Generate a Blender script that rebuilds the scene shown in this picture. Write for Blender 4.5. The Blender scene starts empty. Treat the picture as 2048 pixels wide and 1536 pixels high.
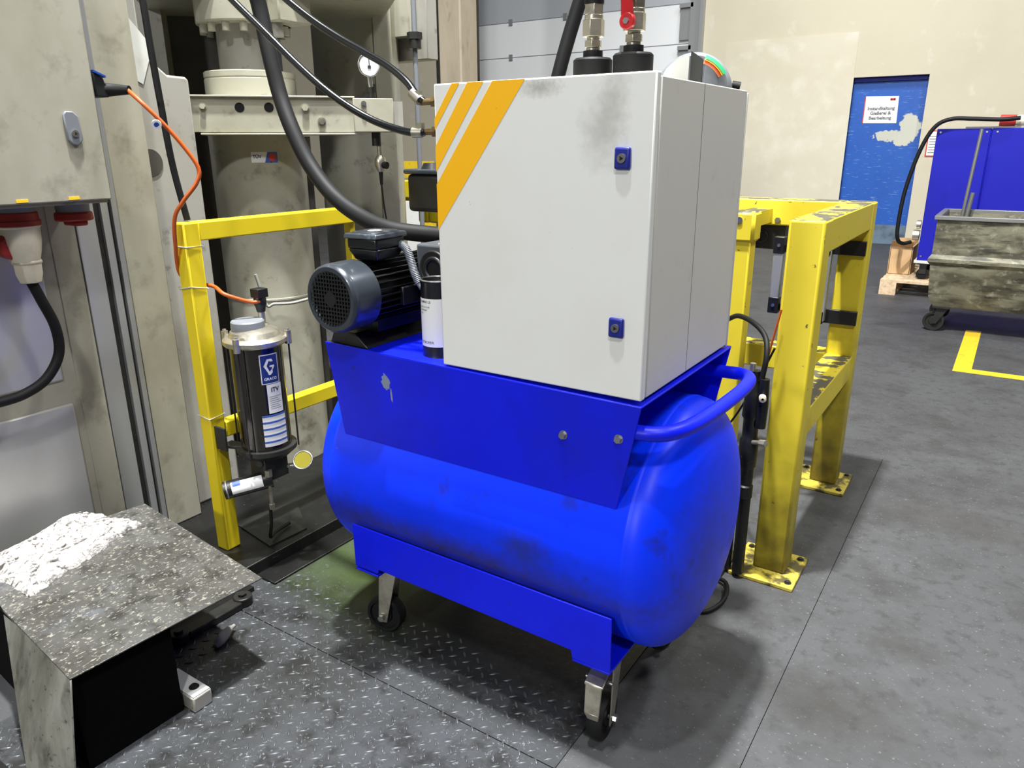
import bpy, bmesh, math, random
from mathutils import Vector, Matrix, noise as mnoise

random.seed(7)
SC = bpy.context.scene
COL = SC.collection
PI = math.pi

# ------------------------------------------------------------------ camera
F_PX, YAW, PITCH, ROLL, CAM_H = 1486.867, 33.6192, 17.8039, -0.3318, 1.4
cam_data = bpy.data.cameras.new('camera')
cam_data.sensor_fit = 'HORIZONTAL'
cam_data.sensor_width = 36.0
cam_data.lens = F_PX / 2048 * 36.0
cam_data.clip_start = 0.05
cam_data.clip_end = 200
cam = bpy.data.objects.new('camera', cam_data)
COL.objects.link(cam)
yaw, pit, rol = map(math.radians, (YAW, PITCH, ROLL))
fw = Vector((-math.sin(yaw) * math.cos(pit), math.cos(yaw) * math.cos(pit), -math.sin(pit)))
rt = Vector((math.cos(yaw), math.sin(yaw), 0))
up = rt.cross(fw)
rt2 = rt * math.cos(rol) + up * math.sin(rol)
up2 = -rt * math.sin(rol) + up * math.cos(rol)
mw = Matrix((rt2, up2, -fw)).transposed().to_4x4()
mw.translation = Vector((0, 0, CAM_H))
cam.matrix_world = mw
SC.camera = cam

# ------------------------------------------------------------------ view + world
SC.view_settings.view_transform = 'Standard'
SC.view_settings.look = 'None'
SC.view_settings.gamma = 1.0
SC.view_settings.use_curve_mapping = False
SC.view_settings.exposure = -0.26
world = bpy.data.worlds.new('world')
SC.world = world
world.use_nodes = True
wb = world.node_tree.nodes['Background']
wb.inputs[0].default_value = (0.96, 0.98, 0.97, 1)
wb.inputs[1].default_value = 0.05


def lamp(name, loc, size, power, target=(0, 0, 0), col=(0.98, 0.985, 0.97), spread=180):
    d = bpy.data.lights.new(name, 'AREA')
    d.shape = 'DISK'
    d.size = size
    d.energy = power
    d.color = col
    d.spread = math.radians(spread)
    o = bpy.data.objects.new(name, d)
    COL.objects.link(o)
    o.location = loc
    o.rotation_euler = (Vector(target) - Vector(loc)).to_track_quat('-Z', 'Y').to_euler()
    return o


# high-bay lamps of the hall, and an added spot for the back wall
lamp('hall_or_fill_lamp', (-1.30, 1.40, 8.0), 0.30, 1800, (-1.0, 1.6, 0))
lamp('hall_or_fill_lamp', (-.86, 0.0, 8.0), 0.30, 420, (-.9, 1.6, 0))
lamp('hall_or_fill_lamp', (2.6, -3.7, 8.0), 0.6, 400, (-1.0, 1.6, 0.5))
lamp('hall_or_fill_lamp', (-1.6, -14.0, 6.5), 1.2, 1150, (-1.0, 1.6, 0.5))
lamp('hall_or_fill_lamp', (-2.5, 7.2, 7.5), 0.8, 70, (-2.3, 12.0, 0.3), spread=75)  # added spot without a known fixture, brightens the lower back wall
lamp('hall_or_fill_lamp', (2.2, 5.8, 8.0), 0.8, 420, (1.0, 6.0, 0))
lamp('hall_or_fill_lamp', (3.4, 2.4, 8.0), 0.8, 200, (-.5, 2.4, 0))


# ------------------------------------------------------------------ materials
def lin(c):
    return tuple(((v / 255) / 12.92 if v / 255 <= 0.04045 else ((v / 255 + 0.055) / 1.055) ** 2.4) for v in c)


def mat(name, col, rough=0.5, metal=0.0, layers=(), spots=(), bump=None, spec=0.5, alpha=None, coat=0.0, bump_d=0.002):
    """col in sRGB 0-255; layers: (scale, lo, hi, colour, amount[, stretch][, 'top']); spots: (centre, radii, colour, wobble)"""
    m = bpy.data.materials.new(name)
    m.use_nodes = True
    nt = m.node_tree
    N, L = nt.nodes, nt.links
    b = N['Principled BSDF']
    b.inputs['Roughness'].default_value = rough
    b.inputs['Metallic'].default_value = metal
    b.inputs['Specular IOR Level'].default_value = spec
    b.inputs['Coat Weight'].default_value = coat
    if alpha is not None:
        b.inputs['Alpha'].default_value = alpha
    rgb = N.new('ShaderNodeRGB')
    rgb.outputs[0].default_value = (*lin(col), 1)
    cur = rgb.outputs[0]
    tc = N.new('ShaderNodeTexCoord')
    geo = N.new('ShaderNodeNewGeometry')

    def mix(fac, a, c):
        mx = N.new('ShaderNodeMix')
        mx.data_type = 'RGBA'
        L.new(fac, mx.inputs[0])
        L.new(a, mx.inputs[6])
        mx.inputs[7].default_value = (*lin(c), 1)
        return mx.outputs[2]

    for i, l in enumerate(layers):
        scale, lo, hi, c, amt = l[:5]
        ext = l[5:]
        st = next((e for e in ext if isinstance(e, tuple)), (1, 1, 1))
        mp = N.new('ShaderNodeMapping')
        mp.inputs['Scale'].default_value = st
        mp.inputs['Location'].default_value = (i * 3.7, i * 1.3, i * 2.1)
        L.new(geo.outputs['Position'], mp.inputs[0])
        nz = N.new('ShaderNodeTexNoise')
        nz.inputs['Scale'].default_value = scale
        nz.inputs['Detail'].default_value = 6
        nz.inputs['Roughness'].default_value = 0.62
        L.new(mp.outputs[0], nz.inputs['Vector'])
        mr = N.new('ShaderNodeMapRange')
        mr.inputs[1].default_value = lo
        mr.inputs[2].default_value = hi
        mr.inputs[3].default_value = 0
        mr.inputs[4].default_value = amt
        L.new(nz.outputs[0], mr.inputs[0])
        f = mr.outputs[0]
        if 'top' in ext:
            sx = N.new('ShaderNodeSeparateXYZ')
            L.new(geo.outputs['Normal'], sx.inputs[0])
            gt = N.new('ShaderNodeMath')
            gt.operation = 'GREATER_THAN'
            gt.inputs[1].default_value = 0.7
            L.new(sx.outputs[2], gt.inputs[0])
            ml = N.new('ShaderNodeMath')
            ml.operation = 'MULTIPLY'
            L.new(gt.outputs[0], ml.inputs[0])
            L.new(f, ml.inputs[1])
            f = ml.outputs[0]
        cur = mix(f, cur, c)
    for (cen, rad, c, wob, *am) in spots:
        vs = N.new('ShaderNodeVectorMath')
        vs.operation = 'SUBTRACT'
        vs.inputs[1].default_value = cen
        L.new(geo.outputs['Position'], vs.inputs[0])
        vd = N.new('ShaderNodeVectorMath')
        vd.operation = 'DIVIDE'
        vd.inputs[1].default_value = rad
        L.new(vs.outputs[0], vd.inputs[0])
        ln = N.new('ShaderNodeVectorMath')
        ln.operation = 'LENGTH'
        L.new(vd.outputs[0], ln.inputs[0])
        nz = N.new('ShaderNodeTexNoise')
        nz.inputs['Scale'].default_value = 1.6 / min(rad)
        nz.inputs['Detail'].default_value = 5
        L.new(geo.outputs['Position'], nz.inputs['Vector'])
        ma = N.new('ShaderNodeMath')
        ma.operation = 'MULTIPLY_ADD'
        ma.inputs[1].default_value = wob
        L.new(nz.outputs[0], ma.inputs[0])
        L.new(ln.outputs['Value'], ma.inputs[2])
        mr = N.new('ShaderNodeMapRange')
        soft = 0.06 if wob < 1.5 else 0.9
        amt = am[0] if am else (1.0 if wob < 1.5 else 0.6)
        mr.inputs[1].default_value = 1.0 + wob * 0.5 + soft
        mr.inputs[2].default_value = 1.0 + wob * 0.5 - soft
        mr.inputs[3].default_value = 0
        mr.inputs[4].default_value = amt
        L.new(ma.outputs[0], mr.inputs[0])
        cur = mix(mr.outputs[0], cur, c)
    L.new(cur, b.inputs['Base Color'])
    if bump:
        nz = N.new('ShaderNodeTexNoise')
        nz.inputs['Scale'].default_value = bump[0]
        nz.inputs['Detail'].default_value = 5
        L.new(geo.outputs['Position'], nz.inputs['Vector'])
        bp = N.new('ShaderNodeBump')
        bp.inputs['Strength'].default_value = bump[1]
        bp.inputs['Distance'].default_value = bump_d
        L.new(nz.outputs[0], bp.inputs['Height'])
        L.new(bp.outputs[0], b.inputs['Normal'])
    return m


DK = (28, 27, 24)
M = {}
M['blue_paint'] = mat('blue_paint', (4, 24, 232), 0.42, layers=[(3.0, .45, .75, (8, 20, 150), .5), (14, .68, .74, (30, 30, 70), .6)], spec=.35,
                      spots=[((-1.252, 1.30, .835), (.014, .02, .022), (128, 140, 160), 1.2),
                             ((-1.236, 1.30, .80), (.0035, .02, .022), (128, 140, 160), .8)], bump=(60, .05))
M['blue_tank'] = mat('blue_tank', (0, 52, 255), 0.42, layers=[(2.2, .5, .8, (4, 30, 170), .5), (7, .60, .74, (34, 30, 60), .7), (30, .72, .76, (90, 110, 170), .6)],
                     spots=[((-1.02, 1.30, .415), (.42, .12, .035), (44, 36, 50), 1.6, .75), ((-.83, 1.30, .50), (.05, .1, .03), (40, 44, 70), 1.7, .7), ((-1.40, 1.36, .42), (.10, .1, .05), (40, 40, 66), 1.7, .6), ((-.47, 1.5, .5), (.05, .09, .12), (34, 40, 84), 1.8, .5)],  # brown grime on the lower front, darkened further as painted underside shade
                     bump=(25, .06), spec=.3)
M['blue_dark'] = mat('blue_dark', (8, 20, 150), 0.5, layers=[(6, .5, .7, (10, 12, 60), .7)])
M['cabinet_grey'] = mat('cabinet_grey', (226, 227, 224), 0.42, layers=[(2.0, .5, .8, (214, 211, 202), .6), (60, .74, .76, (70, 65, 55), .8)],
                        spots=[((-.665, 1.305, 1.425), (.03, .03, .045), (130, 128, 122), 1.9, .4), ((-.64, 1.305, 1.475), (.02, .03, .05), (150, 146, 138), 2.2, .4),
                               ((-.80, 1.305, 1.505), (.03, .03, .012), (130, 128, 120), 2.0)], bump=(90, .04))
M['cabinet_side'] = mat('cabinet_side', (208, 206, 199), 0.45, layers=[(2.5, .5, .8, (192, 188, 176), .6), (18, .6, .8, (170, 162, 144), .35)])
M['stripe_yellow'] = mat('stripe_yellow', (250, 186, 8), 0.45, layers=[(11, .64, .74, (150, 110, 10), .6), (40, .7, .76, (80, 60, 10), .6)])
M['latch_blue'] = mat('latch_blue', (22, 34, 130), 0.4)
M['steel'] = mat('steel', (175, 175, 172), 0.3, 0.9, layers=[(15, .5, .8, (110, 108, 100), .6)])
M['zinc'] = mat('zinc', (195, 190, 175), 0.35, 0.85, layers=[(25, .45, .75, (120, 112, 96), .7)])
M['brass'] = mat('brass', (150, 125, 85), 0.4, 0.8, layers=[(20, .45, .7, (90, 70, 45), .6)])
M['dark_steel'] = mat('dark_steel', (60, 60, 58), 0.42, 0.6, layers=[(12, .5, .8, (28, 27, 25), .8)])
M['black_plastic'] = mat('black_plastic', (22, 23, 25), 0.4, layers=[(18, .6, .8, (60, 60, 62), .4)])
M['motor_black'] = mat('motor_black', (20, 21, 23), 0.35, layers=[(22, .66, .74, (90, 96, 105), .7)], coat=.2)
M['motor_cover'] = mat('motor_cover', (58, 64, 72), 0.3, 0.3, layers=[(14, .6, .68, (125, 135, 150), .6), (30, .68, .72, (150, 60, 60), .25)], coat=.3)
M['rubber'] = mat('rubber', (15, 16, 17), 0.6, layers=[(10, .5, .8, (30, 30, 29), .6)], spec=.3)
M['hose_gloss'] = mat('hose_gloss', (20, 22, 24), 0.22, coat=.4)
M['void'] = mat('void', (8, 8, 8), 0.9)
M['yellow'] = mat('yellow', (222, 202, 50), 0.5, layers=[(1.6, .5, .8, (200, 172, 26), .6), (24, .66, .69, (60, 56, 40), .9), (9, .47, .51, (62, 62, 66), .95, (1, 1, 1), 'top')],
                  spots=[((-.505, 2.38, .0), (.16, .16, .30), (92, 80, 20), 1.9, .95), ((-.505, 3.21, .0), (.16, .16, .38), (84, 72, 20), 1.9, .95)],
                  bump=(40, .05))
M['yellow_left'] = mat('yellow_left', (215, 192, 22), 0.5, layers=[(1.6, .5, .8, (180, 150, 14), .6), (30, .71, .74, (60, 50, 30), .8), (10, .54, .6, (70, 68, 60), .9, (1, 1, 1), 'top')])
M['yellow_foot'] = mat('yellow_foot', (190, 172, 62), 0.55, layers=[(14, .46, .56, (45, 42, 32), .9)], bump=(30, .2))
M['machine_beige'] = mat('machine_beige', (168, 165, 150), 0.48, layers=[(2.2, .42, .72, (134, 130, 108), .8, (1, 1, .5)), (9, .54, .75, (104, 100, 82), .6), (60, .71, .75, (50, 46, 38), .8)], bump=(30, .08))
M['machine_grey'] = mat('machine_grey', (156, 154, 146), 0.5, layers=[(3, .45, .75, (124, 120, 106), .7), (16, .6, .72, (62, 58, 48), .6), (50, .7, .74, (40, 38, 32), .8)], bump=(25, .12))
M['panel_metal'] = mat('panel_metal', (205, 205, 202), 0.38, 0.35, layers=[(2, .5, .8, (170, 168, 160), .6), (50, .7, .74, (60, 58, 50), .7)], bump=(25, .08))
M['machine_dark'] = mat('machine_dark', (66, 64, 58), 0.6, layers=[(4, .45, .7, (35, 33, 30), .8)], bump=(20, .15))
M['machine_light'] = mat('machine_light', (205, 206, 200), 0.5, layers=[(5, .55, .8, (160, 158, 148), .6)])
M['press_paint'] = mat('press_paint', (172, 170, 154), 0.40, layers=[(3, .42, .72, (140, 136, 114), .75), (11, .58, .72, (84, 78, 60), .6), (60, .7, .74, (45, 42, 34), .8)], bump=(20, .06), coat=.1)
M['plate_steel'] = mat('plate_steel', (88, 87, 84), 0.42, 0.2, layers=[(4, .45, .65, (64, 62, 57), .85), (16, .50, .64, (40, 38, 34), .75), (6, .56, .72, (116, 120, 128), .6), (85, .58, .64, (160, 156, 142), .7), (150, .60, .64, (185, 182, 170), .6, (1, .3, 1))], bump=(35, .35))
M['sheet_steel'] = mat('sheet_steel', (138, 138, 130), 0.5, 0.2, layers=[(3, .42, .66, (84, 82, 72), .85, (2, 2, .7)), (9, .5, .66, (50, 48, 38), .75, (1.5, 1.5, .6)), (50, .6, .68, (30, 28, 22), .7)], bump=(25, .15))
M['black_body'] = mat('black_body', (7, 7, 7), 0.95, spec=.1)
M['wool'] = mat('wool', (185, 181, 177), 0.98, layers=[(30, .5, .68, (120, 115, 110), .6), (80, .6, .7, (80, 75, 72), .5)], bump=(120, 1.0), bump_d=.008, spec=.1)
M['orange'] = mat('orange', (188, 84, 24), 0.45, layers=[(8, .5, .75, (140, 70, 30), .7)])
M['grey_cable'] = mat('grey_cable', (150, 150, 140), 0.5)
M['socket_red'] = mat('socket_red', (150, 34, 24), 0.5, layers=[(15, .5, .8, (90, 24, 18), .7)])
M['plug_cream'] = mat('plug_cream', (214, 206, 184), 0.5, layers=[(10, .5, .8, (170, 160, 135), .6)])
M['connector_blue'] = mat('connector_blue', (25, 70, 160), 0.4)
M['white_label'] = mat('white_label', (225, 225, 222), 0.5, layers=[(12, .55, .8, (190, 188, 182), .5)])
M['label_blue'] = mat('label_blue', (30, 50, 120), 0.45)
M['label_stripe'] = mat('label_stripe', (60, 90, 165), 0.5)
M['ink'] = mat('ink', (40, 42, 50), 0.6)
M['ink_grey'] = mat('ink_grey', (95, 98, 105), 0.6)
M['red_mark'] = mat('red_mark', (190, 60, 50), 0.5)
M['red_paint'] = mat('red_paint', (170, 22, 30), 0.35, coat=.3)
M['wall_paint'] = mat('wall_paint', (200, 192, 170), 0.7, layers=[(.5, .45, .75, (186, 178, 154), .8), (4, .60, .78, (216, 212, 200), .8), (22, .7, .76, (150, 140, 118), .5)])
M['wall_patch'] = mat('wall_patch', (205, 198, 178), 0.7, layers=[(1, .45, .75, (194, 186, 163), .9), (3, .5, .8, (220, 215, 203), .8), (20, .7, .76, (160, 150, 130), .5)])
M['shutter_white'] = mat('shutter_white', (236, 238, 240), 0.5)
M['shutter_grey'] = mat('shutter_grey', (176, 180, 186), 0.5)
M['door_blue'] = mat('door_blue', (18, 82, 170), 0.5, layers=[(2, .45, .75, (16, 66, 150), .6), (7, .62, .66, (140, 170, 200), .7, (1, 1, 14))],
                     spots=[((-1.42, 12.1, 1.60), (.13, .3, .17), (190, 190, 176), 1.2, 1), ((-1.66, 12.1, 1.50), (.20, .3, .07), (188, 188, 175), 1.4, 1),
                            ((-1.50, 12.1, 1.44), (.12, .3, .08), (190, 190, 176), 1.4, 1)])
M['door_kick'] = mat('door_kick', (96, 116, 134), 0.6, layers=[(6, .45, .65, (60, 72, 84), .8)])
M['enclosure_blue'] = mat('enclosure_blue', (22, 24, 158), 0.5, layers=[(2, .5, .8, (18, 20, 125), .5)], spec=.25)
M['bin_metal'] = mat('bin_metal', (120, 117, 98), 0.55, 0.2, layers=[(4, .42, .60, (66, 64, 50), .9, (1, 1, 2.5)), (16, .55, .68, (160, 155, 138), .6), (7, .54, .64, (34, 34, 28), .8, (.4, .4, 2.5))], bump=(18, .3))
M['bin_rim'] = mat('bin_rim', (128, 128, 126), 0.4, 0.5)
M['pallet_wood'] = mat('pallet_wood', (214, 190, 158), 0.7, layers=[(9, .45, .7, (170, 140, 105), .8, (4, 1, 4))])
M['cardboard'] = mat('cardboard', (205, 170, 125), 0.75)
M['tape_yellow'] = mat('tape_yellow', (210, 178, 36), 0.5, layers=[(18, .55, .7, (150, 130, 50), .7)])
M['floor_concrete'] = mat('floor_concrete', (70, 71, 73), 0.6,
                          layers=[(1.1, .40, .70, (54, 54, 56), .8), (4.0, .48, .68, (40, 40, 39), .6), (24, .52, .68, (48, 48, 49), .7), (90, .62, .67, (120, 120, 120), .55)],
                          spots=[((-.18, 1.78, 0), (.13, .10, .2), (42, 40, 36), 2.2), ((-.06, 2.15, 0), (.07, .05, .2), (46, 44, 42), 2.2), ((.02, 3.1, 0), (.2, .10, .2), (58, 56, 54), 2.2)],
                          bump=(60, .25))
M['tread_steel'] = mat('tread_steel', (64, 66, 69), 0.45, 0.1,
                       layers=[(3.0, .42, .66, (42, 43, 41), .85), (12, .50, .64, (26, 25, 22), .8), (110, .60, .66, (128, 132, 136), .6)],
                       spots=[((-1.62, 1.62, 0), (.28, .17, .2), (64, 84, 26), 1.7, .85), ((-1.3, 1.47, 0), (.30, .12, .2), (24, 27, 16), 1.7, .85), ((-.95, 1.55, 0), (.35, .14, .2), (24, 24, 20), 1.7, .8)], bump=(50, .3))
M['tread_bump'] = mat('tread_bump', (84, 87, 91), 0.40, 0.35, layers=[(6, .42, .66, (56, 58, 56), .85)])
M['tread_far_lit'] = mat('tread_far_lit', (205, 205, 190), 0.45, layers=[(10, .5, .7, (180, 178, 150), .6)])  # bright light on the distant plate is put into this pale colour
M['base_black'] = mat('base_black', (17, 17, 17), 0.4, 0.1, layers=[(12, .5, .7, (34, 34, 33), .6), (70, .67, .71, (120, 120, 118), .5)], bump=(30, .4))
M['reservoir'] = mat('reservoir', (26, 22, 18), 0.12, layers=[(5, .5, .8, (44, 32, 18), .6)], coat=.6)
M['gauge_face'] = mat('gauge_face', (224, 224, 218), 0.4)
M['gauge_yellow'] = mat('gauge_yellow', (120, 113, 40), 0.9, spec=.05)
M['grey_plastic'] = mat('grey_plastic', (120, 124, 130), 0.45)
M['drum_grey'] = mat('drum_grey', (126, 132, 138), 0.4)
M['green_mark'] = mat('green_mark', (40, 170, 110), 0.5)
M['orange_mark'] = mat('orange_mark', (222, 96, 40), 0.5)
M['yellow_mark'] = mat('yellow_mark', (240, 200, 40), 0.5)
M['pillar_concrete'] = mat('pillar_concrete', (176, 164, 144), 0.7, layers=[(2, .45, .7, (140, 128, 108), .7, (1, 1, .3)), (12, .6, .75, (90, 80, 66), .5, (1, 1, .3))])
M['alu'] = mat('alu', (168, 170, 172), 0.35, 0.5)
M['filter_grey'] = mat('filter_grey', (74, 78, 82), 0.45)


# ------------------------------------------------------------------ mesh builder
def catmull(pts, n=10):
    P = [Vector(p) for p in pts]
    P = [P[0] * 2 - P[1]] + P + [P[-1] * 2 - P[-2]]
    out = []
    for i in range(1, len(P) - 2):
        for k in range(n):
            t = k / n
            a, b, c, d = P[i - 1:i + 3]
            out.append(0.5 * ((2 * b) + (c - a) * t + (2 * a - 5 * b + 4 * c - d) * t * t + (3 * b - a - 3 * c + d) * t ** 3))
    out.append(P[-2])
    return out


def frame(d):
    d = Vector(d).normalized()
    h = Vector((0, 0, 1)) if abs(d.z) < 0.9 else Vector((1, 0, 0))
    u = h.cross(d).normalized()
    return u, d.cross(u)


class MB:
    def __init__(self, m=None):
        self.bm = bmesh.new()
        self.m = m or Matrix.Identity(4)

    def v(self, p):
        return self.bm.verts.new(self.m @ Vector(p))

    def face(self, vs):
        try:
            return self.bm.faces.new(vs)
        except ValueError:
            return None

    def box(self, x0, x1, y0, y1, z0, z1):
        v = [self.v((x, y, z)) for x in (x0, x1) for y in (y0, y1) for z in (z0, z1)]
        for f in ((0, 1, 3, 2), (4, 6, 7, 5), (0, 4, 5, 1), (2, 3, 7, 6), (0, 2, 6, 4), (1, 5, 7, 3)):
            self.face([v[i] for i in f])
        return self

    def hull8(self, bot, top):
        """two loops of equal length joined into a solid"""
        a = [self.v(p) for p in bot]
        b = [self.v(p) for p in top]
        n = len(a)
        self.face(a[::-1])
        self.face(b)
        for i in range(n):
            self.face([a[i], a[(i + 1) % n], b[(i + 1) % n], b[i]])
        return self

    def prism(self, poly, off):
        off = Vector(off)
        return self.hull8(poly, [Vector(p) + off for p in poly])

    def cyl(self, p0, p1, r, r2=None, seg=28, cap=True, phase=0.0):
        p0, p1 = Vector(p0), Vector(p1)
        r2 = r if r2 is None else r2
        u, w = frame(p1 - p0)
        A = []
        B = []
        for i in range(seg):
            t = 2 * PI * i / seg + phase
            dv = u * math.cos(t) + w * math.sin(t)
            A.append(self.v(p0 + dv * r))
            B.append(self.v(p1 + dv * r2))
        for i in range(seg):
            j = (i + 1) % seg
            self.face([A[i], A[j], B[j], B[i]])
        if cap:
            self.face(A[::-1])
            self.face(B)
        return self

    def lathe(self, prof, origin, axis=(0, 0, 1), seg=40, cap=True):
        """prof: list of (r, h)"""
        o = Vector(origin)
        ax = Vector(axis).normalized()
        u, w = frame(ax)
        rings = []
        for r, h in prof:
            if r < 1e-6:
                rings.append([self.v(o + ax * h)])
            else:
                rings.append([self.v(o + ax * h + (u * math.cos(2 * PI * i / seg) + w * math.sin(2 * PI * i / seg)) * r) for i in range(seg)])
        for a, b in zip(rings, rings[1:]):
            for i in range(seg):
                j = (i + 1) % seg
                if len(a) == 1 and len(b) == 1:
                    continue
                if len(a) == 1:
                    self.face([a[0], b[j], b[i]])
                elif len(b) == 1:
                    self.face([a[i], a[j], b[0]])
                else:
                    self.face([a[i], a[j], b[j], b[i]])
        if cap:
            if len(rings[0]) > 1:
                self.face(rings[0][::-1])
            if len(rings[-1]) > 1:
                self.face(rings[-1])
        return self

    def tube(self, pts, r, seg=14, smooth=10, cap=True, rfun=None):
        P = catmull(pts, smooth) if smooth else [Vector(p) for p in pts]
        n = len(P)
        u = None
        rings = []
        for i, p in enumerate(P):
            d = (P[min(i + 1, n - 1)] - P[max(i - 1, 0)]).normalized()
            if u is None:
                u, w = frame(d)
            else:
                u = (u - d * u.dot(d)).normalized()
                w = d.cross(u)
            rr = rfun(i / (n - 1)) if rfun else r
            rings.append([self.v(p + (u * math.cos(2 * PI * k / seg) + w * math.sin(2 * PI * k / seg)) * rr) for k in range(seg)])
        for a, b in zip(rings, rings[1:]):
            for k in range(seg):
                j = (k + 1) % seg
                self.face([a[k], a[j], b[j], b[k]])
        if cap:
            self.face(rings[0][::-1])
            self.face(rings[-1])
        return self

    def hexa(self, p0, p1, r, phase=0.0):
        return self.cyl(p0, p1, r, seg=6, phase=phase)

    def torus(self, c, axis, R, r, seg=40, s2=10):
        c = Vector(c)
        u, w = frame(axis)
        ax = Vector(axis).normalized()
        rings = []
        for i in range(seg):
            t = 2 * PI * i / seg
            dv = u * math.cos(t) + w * math.sin(t)
            rings.append([self.v(c + dv * (R + r * math.cos(2 * PI * k / s2)) + ax * r * math.sin(2 * PI * k / s2)) for k in range(s2)])
        for i in range(seg):
            a, b = rings[i], rings[(i + 1) % seg]
            for k in range(s2):
                j = (k + 1) % s2
                self.face([a[k], a[j], b[j], b[k]])
        return self

    def grid(self, fn, nu, nv, thick=None):
        V = [[self.v(fn(i / nu, j / nv)) for j in range(nv + 1)] for i in range(nu + 1)]
        for i in range(nu):
            for j in range(nv):
                self.face([V[i][j], V[i + 1][j], V[i + 1][j + 1], V[i][j + 1]])
        return self

    def build(self, name, m, parent=None, label=None, bevel=0, seg=2, angle=38, solid=0):
        bm = self.bm
        bmesh.ops.recalc_face_normals(bm, faces=bm.faces)
        root = parent
        while root is not None and root.parent is not None:
            root = root.parent
        if root is not None:
            off = Vector(root.location)
        else:
            xs = [v.co for v in bm.verts]
            lo = Vector((min(c.x for c in xs), min(c.y for c in xs), min(c.z for c in xs)))
            hi = Vector((max(c.x for c in xs), max(c.y for c in xs), max(c.z for c in xs)))
            off = Vector(((lo.x + hi.x) / 2, (lo.y + hi.y) / 2, lo.z))
        bmesh.ops.translate(bm, verts=bm.verts, vec=-off)
        me = bpy.data.meshes.new(name)
        bm.to_mesh(me)
        bm.free()
        for p in me.polygons:
            p.use_smooth = True
        me.set_sharp_from_angle(angle=math.radians(angle))
        o = bpy.data.objects.new(name, me)
        COL.objects.link(o)
        me.materials.append(M[m] if isinstance(m, str) else m)
        if parent is not None:
            o.parent = parent
        else:
            o.location = off
        if solid:
            s = o.modifiers.new('solid', 'SOLIDIFY')
            s.thickness = solid
        if bevel:
            b = o.modifiers.new('bevel', 'BEVEL')
            b.width = bevel
            b.segments = seg
            b.limit_method = 'ANGLE'
            b.angle_limit = math.radians(40)
        if label:
            o['label'] = label
        return o


def tag(o, label, cat, group=None, kind=None):
    o['label'] = label
    o['category'] = cat
    if group:
        o['group'] = group
    if kind:
        o['kind'] = kind
    return o


def thing(name, label, cat, loc, group=None):
    o = bpy.data.objects.new(name, None)
    o.empty_display_size = 0.1
    COL.objects.link(o)
    o.location = loc
    return tag(o, label, cat, group)


def struct(o):
    o['kind'] = 'structure'
    return o


def box(name, m, x0, x1, y0, y1, z0, z1, parent=None, **k):
    return MB().box(x0, x1, y0, y1, z0, z1).build(name, m, parent, **k)


def text_polys(s, size, bold=0.0, sp=1.0):
    cu = bpy.data.curves.new('t', 'FONT')
    cu.body = s
    cu.size = size
    cu.align_x = 'CENTER'
    cu.offset = bold
    cu.space_character = sp
    cu.resolution_u = 3
    o = bpy.data.objects.new('t', cu)
    COL.objects.link(o)
    dg = bpy.context.evaluated_depsgraph_get()
    me = bpy.data.meshes.new_from_object(o.evaluated_get(dg))
    V = [tuple(v.co) for v in me.vertices]
    F = [tuple(p.vertices) for p in me.polygons]
    bpy.data.objects.remove(o)
    bpy.data.meshes.remove(me)
    return V, F


def text(name, items, m, parent, mapper, label=None):
    """items: (string, x, y, size, bold); mapper(x,y)->world"""
    mb = MB()
    for it in items:
        s, x, y, size = it[:4]
        V, F = text_polys(s, size, it[4] if len(it) > 4 else 0)
        vs = [mb.v(mapper(x + v[0], y + v[1])) for v in V]
        for f in F:
            mb.face([vs[i] for i in f])
    bm = mb.bm
    return mb.build(name, m, parent, label=label, angle=180)


# ================================================================== SETTING
struct(MB().box(-14, 8, -3, 12.4, -0.06, 0).build('floor', 'floor_concrete'))
# back wall with the doorway and the shutter opening left free
wb_ = MB()
wb_.box(-14, -8.95, 12.0, 12.35, 0, 6.2)
wb_.box(-4.45, -2.36, 12.0, 12.35, 0, 6.2)
wb_.box(-1.26, 8, 12.0, 12.35, 0, 6.2)
wb_.box(-2.36, -1.26, 12.0, 12.35, 2.275, 6.2)
wb_.box(-8.95, -4.45, 12.0, 12.35, 4.2, 6.2)
struct(wb_.build('wall_back', 'wall_paint'))
# repainted patches of the wall (a millimetre or two of extra paint)
struct(MB().box(-4.05, -2.20, 11.992, 12.0, 0.25, 2.86).build('trim_1', 'wall_patch'))
struct(box('baseboard_back', 'door_kick', -1.25, 8, 11.97, 12.0, 0, .07))
# blue steel door
d = struct(MB().box(-2.36, -1.26, 12.15, 12.2, 0.0, 2.275).build('door_1', 'door_blue', bevel=.004))
box('kick_plate', 'door_kick', -2.35, -1.27, 12.14, 12.151, 0.0, .27, d)
MB().box(-2.33, -1.29, 12.10, 12.15, 2.22, 2.275).box(-2.36, -2.33, 12.08, 12.15, 0, 2.275).build('door_frame', 'blue_dark', d)
sg = thing('door_sign', 'white sign with dark German lettering on the blue steel door', 'sign', (-1.82, 12.13, 1.67))
MB().prism([(-2.035, 12.149, 1.672), (-1.60, 12.149, 1.664), (-1.612, 12.149, 2.02), (-2.035, 12.149, 2.03)], (0, -.006, 0)).build('sign_panel', 'white_label', sg)
MB().box(-2.045, -2.032, 12.141, 12.149, 1.672, 2.03).build('red_edge', 'red_mark', sg)
text('lettering', [('Instandhaltung', -1.82, 1.845, .060, .0018), ('Gießerei &', -1.82, 1.782, .060, .0018), ('Bearbeitung', -1.82, 1.718, .060, .0018)],
     'ink_grey', sg, lambda x, y: (x, 12.1415, y))
MB().box(-1.715, -1.685, 12.1405, 12.142, 1.965, 1.995).box(-1.68, -1.65, 12.1405, 12.142, 1.965, 1.995).box(-1.715, -1.65, 12.1405, 12.142, 1.975, 1.985).build('red_logo', 'red_mark', sg)
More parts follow.
